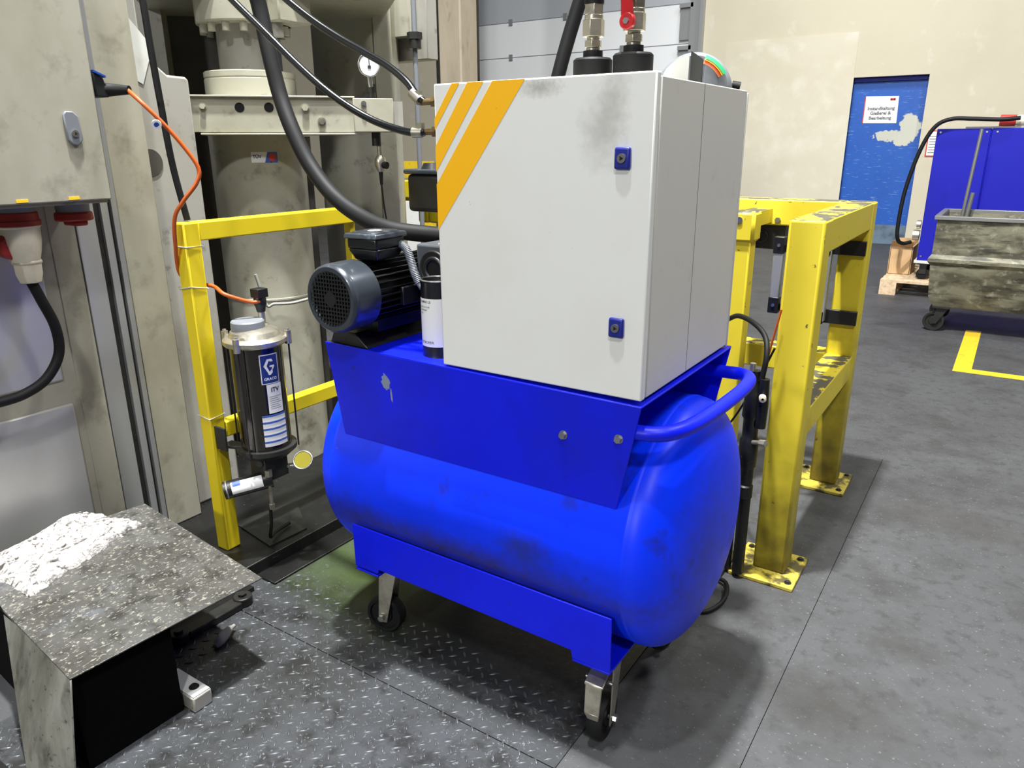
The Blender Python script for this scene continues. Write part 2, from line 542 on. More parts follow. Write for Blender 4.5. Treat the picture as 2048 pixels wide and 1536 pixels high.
nt_ = thing('wall_notice', 'small white printed notice with red border on the wall right of the blue door', 'notice', (-1.08, 12.0, 1.2))
MB().box(-1.17, -1.0, 11.99, 12.0, 1.22, 1.56).build('notice_border', 'red_mark', nt_)
MB().box(-1.155, -1.015, 11.986, 11.991, 1.235, 1.545).build('notice_sheet', 'white_label', nt_)
nl = MB()
for k in range(7):
    nl.box(-1.14, -1.03, 11.9845, 11.987, 1.27 + k * .035, 1.278 + k * .035)
nl.build('printed_lines', 'ink_grey', nt_)

# sectional shutter
sh = struct(MB().box(-8.95, -4.62, 12.12, 12.17, 0, 2.895).box(-8.95, -4.62, 12.12, 12.17, 2.905, 3.468).build('door_2', 'shutter_white'))
MB().box(-8.95, -4.62, 12.125, 12.17, 3.48, 4.2).build('upper_panel', 'shutter_grey', sh, label='grey upper panel of the white sectional door')
for zz in (2.9, 3.474, 2.33, 1.76):
    for xx in (-8.03, -6.92, -5.84):
        MB().box(xx - .035, xx + .035, 12.09, 12.125, zz - .05, zz + .05).build('hinge', 'alu', sh)
for zz in (2.9, 3.474, 2.33, 1.76, 1.2):
    MB().box(-8.95, -4.62, 12.117, 12.125, zz - .006, zz + .006).build('panel_joint', 'grey_plastic', sh)
tk = MB().box(-4.66, -4.42, 12.0, 12.16, 0, 4.2).box(-4.47, -4.42, 11.9, 12.0, 0, 4.2)
struct(tk.build('trim_2', 'alu'))
MB().box(-4.84, -4.66, 12.05, 12.11, 2.36, 2.82).box(-4.84, -4.62, 12.0, 12.11, 2.80, 2.86).box(-4.84, -4.66, 12.05, 12.11, 2.95, 3.42).box(-4.84, -4.62, 12.0, 12.11, 3.40, 3.46).build('roller_bracket', 'alu', sh)

# yellow floor marking
struct(MB().box(-.175, -.072, 5.39, 6.7, 0, .0015).box(-.072, 1.6, 5.39, 5.49, 0, .0015).build('trim_3', 'tape_yellow'))
# expansion joint in the concrete
struct(MB().box(-.3278, -.3262, .9, 3.6, 0, .0008).build('trim_4', 'black_body'))

# ------------------------------------------------------------------ tread plate with raised lozenges
tp = thing('tread_plate', 'oily steel tread plate let into the floor under the blue tank', 'floor plate', (-1.25, 1.2, 0))
MB().box(-1.95, -.69, .35, 1.206, 0, .004).box(-1.95, -.69, 1.209, 2.2, 0, .004).build('plate', 'tread_steel', tp)
tb = MB()
for i in range(-32, 34):
    for j in range(-44, 46):
        cx = -1.279 + i * .0235
        cy = 1.138 + j * .0218
        if (i + j) % 2 or not (-1.93 < cx < -.705 and .45 < cy < 1.44 + .04 * math.sin(cx * 9)):
            continue
        dx, dy = (.7071, .7071) if i % 2 == 0 else (.7071, -.7071)
        h, w = .0135, .0030
        z0, z1 = .004, .0062
        q = [(-h, 0), (-h * .4, -w), (h * .4, -w), (h, 0), (h * .4, w), (-h * .4, w)]
        bo = [(cx + u * dx - v * dy, cy + u * dy + v * dx, z0) for u, v in q]
        to = [(cx + (u * dx - v * dy) * .6, cy + (u * dy + v * dx) * .6, z1) for u, v in q]
        A = [tb.v(p) for p in bo]
        B = [tb.v(p) for p in to]
        tb.face(B)
        for k in range(6):
            tb.face([A[k], A[(k + 1) % 6], B[(k + 1) % 6], B[k]])
tb.build('raised_pattern', 'tread_bump', tp, angle=60)

# ================================================================== COMPRESSOR CART
cart = thing('compressor_cart', 'large bright blue wheeled air tank with folded shroud and push handle', 'air tank', (-1.0, 1.6, 0))
R_, yc, zc, xl, xr, dd, nn = .312, 1.602, .514, -1.47, -.575, .118, 2.25
prof = []
for i in range(15):
    s = 1 - i / 14
    prof.append((R_ * math.sqrt(max(0, 1 - s ** nn)), xl - dd * s))
prof += [(R_, xl + .001), (R_ + .0015, xl + .004), (R_ + .0015, xl + .010), (R_, xl + .013), (R_, xr - .013), (R_ + .0015, xr - .010), (R_ + .0015, xr - .004), (R_, xr - .001)]
for i in range(15):
    s = i / 14
    prof.append((R_ * math.sqrt(max(0, 1 - s ** nn)), xr + dd * s))
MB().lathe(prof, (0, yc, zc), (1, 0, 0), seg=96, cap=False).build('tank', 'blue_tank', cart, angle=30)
# shroud
YF, YB, T = 1.302, 1.868, .005
shf = [(-1.454, 1.302, .914), (-.557, 1.302, .902), (-.6112, 1.321, .6527), (-1.4256, 1.321, .6537)]
s_ = MB()
s_.prism([(x, y, z) for x, y, z in shf], (0, T, 0))
s_.prism([(-1.454, YB - T, .914), (-.557, YB - T, .902), (-.602, YB - T, .664), (-1.404, YB - T, .665)], (0, T, 0))
s_.prism([(-1.315, YF, .905), (-1.315, YB, .905), (-.557, YB, .897), (-.557, YF, .897)], (0, 0, T))
s_.build('shroud', 'blue_paint', cart, bevel=.004, seg=3)
MB().prism([(-1.452, YF + .006, .909), (-1.452, YB - .01, .909), (-1.325, YB - .01, .900), (-1.325, YF + .006, .900)], (0, 0, .004)).build('motor_tray', 'dark_steel', cart,
    label='dark glossy steel tray under the motor')
for (x, z) in ((-.737, .803), (-.606, .822)):
    yq = YF + .008
    MB().cyl((x, yq, z), (x, yq - .003, z), .010, seg=20).hexa((x, yq - .003, z), (x, yq - .011, z), .0078, .4).build('bolt', 'steel', cart)
MB().cyl((-.612, YB - T, .82), (-.612, YB - T - .010, .82), .008, seg=6).build('bolt', 'steel', cart)
# skirt
sk = MB()
for yy in (1.302, 1.897):
    sk.prism([(x, yy, z) for x, z in ((-1.406, .394), (-.603, .391), (-.602, .246), (-.70, .247), (-.705, .268), (-1.315, .276), (-1.32, .262), (-1.405, .262))], (0, T, 0))
sk.box(-.70, -.602, 1.302, 1.50, .240, .246)
sk.box(-1.405, -1.32, 1.302, 1.50, .250, .256)
sk.box(-.70, -.602, 1.72, 1.902, .240, .246)
sk.box(-1.405, -1.32, 1.72, 1.902, .250, .256)
sk.box(-1.39, -.62, 1.34, 1.345, .27, .36)
sk.build('skirt', 'blue_paint', cart, bevel=.0015)
# push handle
MB().tube([(-.66, 1.326, .835), (-.60, 1.326, .836), (-.545, 1.332, .838), (-.508, 1.362, .84), (-.488, 1.44, .84), (-.478, 1.58, .84), (-.476, 1.72, .84),
           (-.486, 1.80, .84), (-.515, 1.842, .838), (-.56, 1.848, .836), (-.66, 1.848, .834)], .0165, seg=20).build('push_handle', 'blue_paint', cart)


def caster(x, y, ang, brake, top):
    m = Matrix.Translation((x, y, 0)) @ Matrix.Rotation(ang, 4, 'Z')
    r = .058
    ztop = top
    f = MB(m)
    f.box(-.042, .042, -.04, .04, ztop - .008, ztop)
    f.cyl((0, 0, ztop - .03), (0, 0, ztop - .008), .030, seg=24)
    for s in (-1, 1):
        y0 = s * .024
        f.prism([(-.028, y0, ztop - .03), (.028, y0, ztop - .03), (-.012, y0, r - .014), (-.040, y0, r - .014)], (0, s * .004, 0))
    f.prism([(-.030, -.028, ztop - .034), (.030, -.028, ztop - .034), (.030, .028, ztop - .034), (-.030, .028, ztop - .034)], (0, 0, .005))
    fo = f.build('caster', 'zinc', cart, bevel=.0015)
    w = MB(m)
    w.lathe([(.0, -.018), (.024, -.018), (.026, -.012), (.044, -.012), (.046, -.019), (r - .004, -.020), (r, -.014), (r, .014), (r - .004, .020), (.046, .019), (.044, .012), (.026, .012), (.024, .018), (0, .018)],
            (-.026, 0, r + .004), (0, 1, 0), seg=40, cap=False)
    w.build('wheel', 'rubber', fo)
    MB(m).cyl((-.026, -.034, r + .004), (-.026, .034, r + .004), .006, seg=12).hexa((-.026, -.04, r + .004), (-.026, -.031, r + .004), .010).hexa((-.026, .031, r + .004), (-.026, .04, r + .004), .010).build('axle_bolt', 'steel', fo)
    if brake:
        MB(m).prism([(-.035, -.022, ztop - .035), (-.035, .022, ztop - .035), (-.088, .024, ztop - .055), (-.088, -.024, ztop - .055)], (0, 0, .006)).prism(
            [(-.088, -.021, ztop - .050), (-.088, .021, ztop - .050), (-.098, .019, ztop - .125), (-.098, -.019, ztop - .125)], (.006, 0, 0)).prism(
            [(-.098, -.019, ztop - .125), (-.098, .019, ztop - .125), (-.088, .014, ztop - .150), (-.088, -.014, ztop - .150)], (.006, 0, 0)).build('brake_pedal', 'zinc', fo, bevel=.002)
        MB(m).cyl((-.05, -.034, ztop - .06), (-.05, .034, ztop - .06), .005, seg=10).build('brake_pin', 'steel', fo)


caster(-.652, 1.395, math.radians(95), True, .240)
caster(-1.36, 1.40, math.radians(15), False, .250)
caster(-.652, 1.79, math.radians(70), False, .240)
caster(-1.36, 1.79, math.radians(30), False, .250)

# ================================================================== CONTROL CABINET
cab = thing('control_cabinet', 'white steel cabinet with three yellow diagonal stripes on the blue cart', 'electrical cabinet', (-.81, 1.57, .905))
MB().box(-1.055, -.564, 1.3385, 1.84, .91, 1.517).box(-1.055, -.562, 1.838, 1.846, .905, 1.512).build('body', 'cabinet_side', cab, bevel=.002)
MB().box(-.57, -.5636, 1.5565, 1.5578, .912, 1.5168).build('side_seam', 'ink_grey', cab)
MB().box(-1.05, -.578, 1.324, 1.340, .92, 1.505).build('door_seal', 'void', cab)
dr = MB().box(-1.061, -.560, 1.305, 1.325, .912, 1.523).build('door', 'cabinet_grey', cab, bevel=.003)


def strip(pts):
    return MB().prism([(x, 1.3048, z) for x, z in pts], (0, -.0006, 0))


strip([(-1.012, 1.5222), (-.992, 1.5222), (-1.0608, 1.432), (-1.0608, 1.455)]).build('yellow_stripe', 'stripe_yellow', dr, label='narrow yellow stripe, nearest the corner')
strip([(-.972, 1.5222), (-.932, 1.5222), (-1.0608, 1.346), (-1.0608, 1.398)]).build('yellow_stripe', 'stripe_yellow', dr, label='medium yellow stripe in the middle')
strip([(-.910, 1.5222), (-.833, 1.5222), (-1.0608, 1.222), (-1.0608, 1.320)]).build('yellow_stripe', 'stripe_yellow', dr, label='broadest yellow stripe')
for zc_ in (1.376, 1.057):
    l = MB().box(-.634, -.602, 1.296, 1.305, zc_ - .020, zc_ + .020).build('latch', 'latch_blue', dr, bevel=.0045, seg=3)
    MB().cyl((-.618, 1.2965, zc_), (-.618, 1.293, zc_), .0085, seg=24).build('lock_insert', 'steel', l)
    MB().cyl((-.618, 1.2935, zc_), (-.618, 1.2925, zc_), .005, seg=3).build('keyhole', 'void', l)


def fitting(x, y, z0, z_seq):
    b = MB().lathe([(.0, z0), (.040, z0), (.040, z_seq[0] - .004), (.036, z_seq[0]), (0, z_seq[0])], (x, y, 0), seg=40, cap=False).build('hose_socket', 'rubber', cab)
    n = MB()
    z = z_seq[0]
    n.cyl((x, y, z), (x, y, z + .014), .020, seg=24)
    n.build('gasket', 'rubber', b)
    n = MB()
    z += .014
    n.cyl((x, y, z), (x, y, z + .006), .014)
    n.hexa((x, y, z + .006), (x, y, z + .020), .018, .3)
    n.cyl((x, y, z + .020), (x, y, z + .026), .013)
    n.hexa((x, y, z + .026), (x, y, z + .058), .0225, .15)
    n.cyl((x, y, z + .058), (x, y, z + .066), .019)
    n.hexa((x, y, z + .066), (x, y, z + .086), .0205, .5)
    n.build('pipe_fitting', 'zinc', b, bevel=.001)
    MB().cyl((x, y, z + .086), (x, y, z + .104), .020).cyl((x, y, z + .104), (x, y, z + .19), .025).build('collar', 'rubber', b)
    return b


fitting(-.774, 1.47, 1.517, (1.568,))
b2 = fitting(-.684, 1.47, 1.517, (1.572,))
MB().prism([(-.696, 1.440, 1.62), (-.690, 1.436, 1.612), (-.676, 1.436, 1.612), (-.670, 1.44, 1.625), (-.674, 1.44, 1.65), (-.678, 1.432, 1.69), (-.69, 1.432, 1.80), (-.704, 1.432, 1.80), (-.70, 1.44, 1.68)], (0, -.006, 0)).cyl(
    (-.683, 1.442, 1.626), (-.683, 1.430, 1.626), .0155, seg=24).build('valve_handle', 'red_paint', b2, bevel=.002)
MB().hexa((-.683, 1.430, 1.626), (-.683, 1.426, 1.626), .006).build('valve_screw', 'steel', b2)
for (z, zz) in ((1.494, 0), (1.430, 0)):
    y = 1.385
    MB().cyl((-1.056, y, z), (-1.075, y, z), .008).hexa((-1.075, y, z), (-1.10, y, z), .013, .2).cyl((-1.10, y, z), (-1.118, y, z), .0085).hexa((-1.118, y, z), (-1.13, y, z), .0125).cyl((-1.13, y, z), (-1.165, y, z), .007).build(
        'side_fitting', 'brass', cab)

# grey round reel behind the cabinet
dm = thing('round_reel', 'grey round drum with orange and green arc stripes behind the cabinet top', 'drum', (-.66, 1.90, 1.50))
rax = Vector((.28, -1, .02)).normalized()
RC = Vector((-.738, 1.96, 1.522))
ru = Vector((1, .28, 0)).normalized()
MB().lathe([(0, -.06), (.090, -.06), (.094, -.055), (.094, -.004), (0, -.004)], RC, rax, seg=72, cap=False).build('drum', 'drum_grey', dm)
MB().lathe([(0, .0), (.092, .0), (.095, .004), (.095, .035), (.086, .048), (0, .052)], RC + ru * .0, rax, seg=72, cap=False).build('cover', 'grey_plastic', dm)
for k, (nm, r0, w) in enumerate((('orange_mark', .070, .008), ('yellow_mark', .078, .004), ('green_mark', .082, .008))):
    MB().grid(lambda u, v: RC + rax * (.0535 - .004 * v) + (ru * math.cos(1.25 - u * .75) + Vector((0, 0, 1)) * math.sin(1.25 - u * .75)) * (r0 + v * w), 16, 1).build('arc_stripe', nm, dm, angle=60,
        label=('orange arc stripe', 'yellow arc stripe', 'green arc stripe')[k])
MB().prism([tuple(RC + rax * .056 + ru * a + Vector((0, 0, b))) for a, b in ((-.008, -.02), (.022, -.02), (.022, .076), (-.008, .096))], rax * .003).build('bracket', 'dark_steel', dm, bevel=.001)
MB().prism([tuple(RC + rax * .053 + ru * a + Vector((0, 0, b))) for a, b in ((-.088, -.0), (-.012, -.0), (-.012, .085), (-.04, .08), (-.066, .058), (-.082, .028))], rax * .002).build('lit_sector', 'machine_light', dm, label='left sector coloured lighter, as if lit')  # paler tone paints in the light caught by this facet
MB().box(-.80, -.70, 1.8455, 1.93, 1.40, 1.41).box(-.80, -.70, 1.925, 1.93, 1.41, 1.50).box(-.80, -.70, 1.8455, 1.852, 1.36, 1.41).build('mounting_arm', 'dark_steel', dm)
MB().cyl(RC + ru * .092 + Vector((0, 0, .018)), RC + ru * .112 + Vector((0, 0, .014)), .012, seg=12).build('knob', 'rubber', dm)

# ================================================================== MOTOR
mot = thing('electric_motor', 'black ribbed electric motor with grille fan cover on the blue shroud', 'motor', (-1.345, 1.4, .91))
mx, mz = -1.345, 1.048
MB().lathe([(.060, 1.238), (.070, 1.232), (.078, 1.232), (.0835, 1.238), (.085, 1.25), (.086, 1.312), (.086, 1.320), (.082, 1.320), (.080, 1.25)], (mx, 0, mz), (0, 1, 0), seg=64, cap=False).build('fan_cover', 'motor_cover', mot)
g = MB()
g.lathe([(.0, 1.246), (.072, 1.246)], (mx, 0, mz), (0, 1, 0), seg=48, cap=False)
gk = g.build('fan_shadow_plate', 'void', mot)
g = MB()
for k in range(-7, 8):
    t = k * .0096
    L_ = math.sqrt(max(0, .072 ** 2 - t * t))
    g.box(mx + t - .0016, mx + t + .0016, 1.233, 1.238, mz - L_, mz + L_)
    g.box(mx - L_, mx + L_, 1.2335, 1.2375, mz + t - .0016, mz + t + .0016)
g.cyl((mx, 1.2325, mz), (mx, 1.239, mz), .018)
g.build('fan_grille', 'black_plastic', mot)
MB().cyl((mx, 1.30, mz), (mx, 1.60, mz), .066, seg=48).cyl((mx, 1.575, mz), (mx, 1.61, mz), .080, seg=48).build('housing', 'motor_black', mot)
fn = MB()
for k in range(30):
    t = 2 * PI * k / 30
    cx, cz = math.cos(t), math.sin(t)
    if cz > .8:
        pass
    px, pz = -cz, cx
    a = Vector((mx + cx * .062, 1.322, mz + cz * .062))
    w = .0013
    fn.prism([(a.x + px * w, 1.322, a.z + pz * w), (a.x - px * w, 1.322, a.z - pz * w), (a.x - px * w + cx * .018, 1.322, a.z - pz * w + cz * .018), (a.x + px * w + cx * .018, 1.322, a.z + pz * w + cz * .018)], (0, .248, 0))
fn.build('cooling_fins', 'motor_black', mot)
MB().box(mx + .05, mx + .086, 1.40, 1.50, mz - .035, mz + .012).build('name_block', 'motor_black', mot, bevel=.003)
tbm = Matrix.Translation((-1.325, 1.378, .2395)) @ Matrix.Rotation(math.radians(4), 4, 'Z') @ Matrix.Diagonal((.75, .90, .81, 1))
tbx = MB(tbm).hull8([(-.045, -.045, 1.10), (.05, -.045, 1.10), (.05, .05, 1.10), (-.045, .05, 1.10)], [(-.062, -.058, 1.135), (.062, -.058, 1.135), (.062, .065, 1.135), (-.062, .065, 1.135)]).box(
    -.062, .062, -.058, .065, 1.135, 1.168).build('terminal_box', 'motor_black', mot, bevel=.005)
MB(tbm).hull8([(-.070, -.066, 1.166), (.070, -.066, 1.166), (.070, .073, 1.166), (-.070, .073, 1.166)], [(-.066, -.062, 1.182), (.066, -.062, 1.182), (.066, .069, 1.182), (-.066, .069, 1.182)]).hull8(
    [(-.055, -.05, 1.182), (.055, -.05, 1.182), (.055, .057, 1.182), (-.055, .057, 1.182)], [(-.045, -.04, 1.187), (.045, -.04, 1.187), (.045, .047, 1.187), (-.045, .047, 1.187)]).build('box_lid', 'motor_cover', tbx, bevel=.003)
MB(tbm).cyl((.01, -.01, 1.187), (.01, -.01, 1.1875), .022).build('lid_sticker', 'white_label', tbx)
MB(tbm).box(-.072, -.06, -.03, -.005, 1.125, 1.15).build('cable_boss', 'motor_black', tbx)
MB().box(mx - .05, mx + .03, 1.36, 1.56, .945, .995).build('foot', 'motor_black', mot)
MB().hull8([(-1.445, 1.315, .912), (-1.312, 1.315, .910), (-1.312, 1.60, .910), (-1.445, 1.60, .912)], [(-1.43, 1.315, .946), (-1.355, 1.315, .946), (-1.355, 1.60, .946), (-1.43, 1.60, .946)]).build('motor_base', 'dark_steel', mot, bevel=.002)
MB().cyl((-1.22, 1.62, .912), (-1.22, 1.62, 1.12), .045).cyl((mx, 1.60, mz), (-1.22, 1.64, mz), .04).build('pump_body', 'motor_black', mot)

# grey valve block with round opening, partly behind the can
vb = thing('valve_block', 'dark grey filter housing with round opening between motor and white cabinet', 'valve block', (-1.21, 1.48, .91))
MB().box(-1.25, -1.13, 1.445, 1.56, 1.045, 1.165).box(-1.235, -1.15, 1.46, 1.55, .91, 1.045).build('housing', 'filter_grey', vb, bevel=.006)
MB().torus((-1.195, 1.445, 1.108), (0, 1, 0), .040, .004).build('ring', 'dark_steel', vb)
MB().cyl((-1.195, 1.4445, 1.108), (-1.195, 1.441, 1.108), .038, seg=40).build('opening', 'void', vb)
MB().torus((-1.19, 1.44, 1.106), (0, 1, 0), .026, .006).build('inner_ring', 'black_plastic', vb)
MB().box(-1.19, -1.14, 1.46, 1.54, 1.165, 1.168).build('top_sticker', 'white_label', vb)

# flexible conduit
cd = MB()
pts = catmull([(-1.285, 1.425, 1.165), (-1.268, 1.43, 1.150), (-1.256, 1.432, 1.120), (-1.246, 1.432, 1.09), (-1.230, 1.436, 1.06), (-1.20, 1.438, 1.05), (-1.16, 1.438, 1.045)], 8)
cd.tube(pts, .008, smooth=0, seg=12)
for k in range(0, 30):
    a = pts[k]
    dvec = pts[k + 1] - pts[k - 1] if k else pts[1] - pts[0]
    cd.torus(a, dvec, .0085, .0022, seg=14, s2=6)
tag(cd.build('metal_conduit', 'grey_plastic'), 'grey spiral conduit running from the motor down past the grease can', 'conduit')

# grease can
can = thing('grease_can', 'black cylindrical grease can with white printed label beside the cabinet', 'can', (-1.128, 1.372, .905))
kx, ky, kr = -1.134, 1.385, .042
MB().lathe([(0, .906), (kr - .002, .906), (kr + .001, .908), (kr, .912), (kr, 1.088), (kr + .0015, 1.090), (kr + .0015, 1.094), (kr - .004, 1.094), (kr - .005, 1.086), (0, 1.084)], (kx, ky, 0), seg=56, cap=False).build('can_body', 'motor_black', can)
MB().torus((kx, ky, 1.094), (0, 0, 1), kr - .001, .0025, seg=48, s2=8).build('rim', 'steel', can)


def on_can(x, z, r=kr + .0008):
    a = math.radians(-118) + x / kr          # x measured round the can from the side facing the viewer
    return (kx + r * math.cos(a), ky + r * math.sin(a), z)


MB().grid(lambda u, v: on_can(-.036 + u * .10, .935 + v * .118), 30, 1).build('paper_label', 'white_label', can, angle=60)
cm = lambda x, y: on_can(x, y, kr + .0014)
text('printed_text', [('TEMP-LUBRIC LS', .003, 1.043, .0074, .0001), ('AN:  635A213-A-06', .004, 1.031, .0056), ('Ch:  25A002067', .001, 1.0235, .0056), ('Net:  1 KG', -.006, 1.016, .0056), ('P  PETROFER', .009, .943, .0092)], 'ink', can, cm)

# ================================================================== LEFT YELLOW GUARD FRAME
lf = thing('guard_frame', 'yellow square-tube guard frame behind the grease pump at left', 'guard rail', (-2.13, 1.7, 0))
W0 = -2.156; W1 = -2.10
MB().box(W0, W1, 1.36, 1.416, 0.055, 1.180).build('post', 'yellow_left', lf, bevel=.005)
MB().box(W0, W1 - .02, 2.075, 2.10, 0.055, 1.122).build('rear_post', 'yellow_left', lf, bevel=.003)
MB().box(W0 + .0005, W1 - .0005, 1.412, 2.10, 1.122, 1.1795).build('top_rail', 'yellow_left', lf, bevel=.004)
MB().box(W0 + .006, W1 - .003, 1.418, 2.04, .463, .518).build('lower_rail', 'yellow_left', lf, bevel=.005)
for z, sl in ((1.107, 0), (.985, -.012), (.545, .006)):
    y0, y1, x0, x1 = 1.358, 1.418, W0 - .002, W1 + .002
    MB().tube([(x0, y0, z + sl), (x1, y0, z), (x1, y1, z + sl), (x0, y1, z), (x0, y0, z + sl)], .0025, seg=8, smooth=0).build('cable_tie', 'grey_cable', lf)

# ------------------------------------------------------------------ grease pump on the frame
gp = thing('grease_pump', 'dark transparent grease reservoir with silver lid mounted on the left yellow post', 'grease pump', (-1.99, 1.49, .30))
gx_, gy_ = -1.985, 1.485
MB().cyl((gx_, gy_, .445), (gx_, gy_, .80), .082, seg=56).build('reservoir', 'reservoir', gp)
lid = MB().lathe([(0, .795), (.096, .795), (.100, .80), (.100, .812), (.094, .818), (.082, .822), (.074, .838), (.05, .848), (0, .850)], (gx_, gy_, 0), seg=56, cap=False).build('lid', 'zinc', gp)
MB().lathe([(0, .842), (.052, .842), (.053, .85), (.052, .868), (.048, .872), (0, .872)], (gx_ - .012, gy_ - .012, 0), seg=32, cap=False).build('cap', 'grey_plastic', lid)
for a in (46, 125, 205, 290):
    t = math.radians(a)
    x, y = gx_ + .103 * math.cos(t), gy_ + .103 * math.sin(t)
    MB().cyl((x, y, .788), (x, y, .832), .011, seg=16).cyl((x, y, .832), (x, y, .838), .006, seg=8).build('lug', 'zinc', lid)
    MB().cyl((x, y, .43), (x, y, .79), .003, seg=8).build('tie_rod', 'dark_steel', gp)
MB().lathe([(0, 0), (.02, 0), (.02, .008), (.011, .012), (.011, .05), (0, .05)], (gx_ - .012, gy_ + .045, .84), cap=False).build('sensor_nut', 'zinc', gp)
MB().lathe([(0, 0), (.013, 0), (.017, .02), (.020, .024), (.020, .045), (.018, .05), (0, .05)], (gx_ - .012, gy_ + .045, .888), cap=False).box(gx_ - .032, gx_ + .008, gy_ + .025, gy_ + .065, .936, .965).build('sensor_plug', 'black_plastic', gp, bevel=.002)


def on_res(x, z, r=.0828):
    a = math.radians(-14) + x / .082
    return (gx_ + r * math.cos(a), gy_ + r * math.sin(a), z)


MB().grid(lambda u, v: on_res(-.028 + u * .062, .675 + v * .098), 16, 1).build('maker_label', 'white_label', gp, angle=60)
MB().grid(lambda u, v: on_res(-.025 + u * .056, .678 + v * .092, .0832), 16, 1).build('blue_panel', 'label_blue', gp, angle=60)
lr = lambda x, y: on_res(x, y, .0838)
lgm = MB()
for poly in ([(-.018, .735), (-.006, .757), (.002, .757), (-.008, .735), (.000, .715), (-.007, .715)], [(-.007, .715), (.000, .715), (.006, .722), (.010, .722), (.010, .712), (.003, .705), (-.004, .705)],
             [(-.006, .757), (.010, .757), (.014, .748), (.006, .748), (.002, .750)], [(.001, .736), (.017, .736), (.017, .731), (.012, .722), (.008, .722), (.009, .730), (.001, .730)]):
    vs = [lgm.v(lr(x + .001, y)) for x, y in poly]
    lgm.face(vs)
lgm.build('white_emblem', 'white_label', gp, angle=60)
text('emblem_word', [('GRACO', .002, .688, .012, .0003)], 'white_label', gp, lr)
MB().grid(lambda u, v: on_res(-.014 + u * .052, .575 + v * .098), 14, 1).build('paper_label', 'white_label', gp, angle=60)
text('handwriting', [('iTV', .013, .648, .020, .0006)], 'ink', gp, lr)
pl = MB()
for k in range(7):
    z = .59 + k * .0068
    pl.grid(lambda u, v: on_res(-.008 + u * (.04 - (k % 3) * .006), z + v * .0012, .0836), 10, 1)
pl.build('printed_lines', 'ink_grey', gp, angle=60)
MB().grid(lambda u, v: on_res(-.038 + u * .082, .462 + v * .108), 20, 1).build('striped_label', 'white_label', gp, angle=60)
pl = MB()
for k in range(5):
    z = .474 + k * .0225
    pl.grid(lambda u, v: on_res(-.038 + u * .082, z + v * .007, .0836), 20, 1)
pl.build('label_stripes', 'label_stripe', gp, angle=60)
MB().lathe([(0, .40), (.075, .41), (.098, .43), (.098, .445), (0, .445)], (gx_, gy_, 0), seg=48, cap=False).build('base_flange', 'dark_steel', gp)
MB().box(-2.098, -2.045, 1.37, 1.378, .44, .52).prism([(-2.098, 1.378, .44), (-2.04, 1.40, .44), (gx_, gy_, .425), (-2.098, 1.43, .44)], (0, 0, .01)).build('mounting_bracket', 'dark_steel', gp, bevel=.001)
MB().box(gx_ - .03, gx_ + .05, gy_ - .055, gy_ + .04, .33, .41).cyl((gx_ + .03, gy_ - .056, .40), (gx_ + .035, gy_ - .066, .40), .014, seg=20).build('pump_block', 'dark_steel', gp, bevel=.004)
MB().hexa((gx_ + .05, gy_ - .045, .375), (gx_ + .05, gy_ - .045, .352), .013).cyl((gx_ + .05, gy_ - .045, .352), (gx_ + .05, gy_ - .045, .25), .006, seg=12).hexa((gx_ + .05, gy_ - .045, .25), (gx_ + .05, gy_ - .045, .232), .01).build('outlet_fitting', 'zinc', gp)
mc = MB().cyl((-1.945, 1.46, .335), (-2.035, 1.335, .315), .030, seg=32).build('pump_motor', 'black_plastic', gp)
dv = (Vector((-2.035, 1.335, .315)) - Vector((-1.945, 1.46, .335))).normalized()
uu = Vector((.7, -.5, .5)).normalized(); uu = (uu - dv * uu.dot(dv)).normalized(); ww = dv.cross(uu)
P0 = Vector((-1.945, 1.46, .335))
MB().grid(lambda u, v: P0 + dv * (.03 + u * .10) + (uu * math.cos(-.8 + v * 1.4) + ww * math.sin(-.8 + v * 1.4)) * .0306, 1, 10).build('motor_label', 'white_label', mc, angle=60)
MB().grid(lambda u, v: P0 + dv * (.10 + u * .025) + (uu * math.cos(.05 + v * .55) + ww * math.sin(.05 + v * .55)) * .0311, 1, 10).build('label_corner', 'connector_blue', mc, angle=60)
MB().torus(P0 + dv * .145, dv, .029, .003).build('end_ring', 'zinc', mc)
gd = Vector((.42, -.62, .66)).normalized()
gc = Vector((-1.865, 1.53, .395))
gauge = MB().cyl(gc - gd * .012, gc, .032, seg=36).torus(gc, gd, .031, .003).cyl(gc - gd * .05, gc - gd * .012, .009, seg=14).hexa(gc - gd * .065, gc - gd * .03, .014).cyl(gc - gd * .06, (gx_, gy_, .36), .008, seg=10).build('pressure_gauge', 'steel', gp)
MB().cyl(gc, gc + gd * .001, .028, seg=32).build('gauge_dial', 'gauge_yellow', gauge)
tag(MB().tube([(-1.945, 1.44, .235), (-1.95, 1.44, .17), (-1.99, 1.46, .10), (-2.04, 1.52, .075), (-2.06, 1.60, .07)], .006).build('grease_line', 'rubber'),
    'thin black grease line hanging below the reservoir', 'hose')

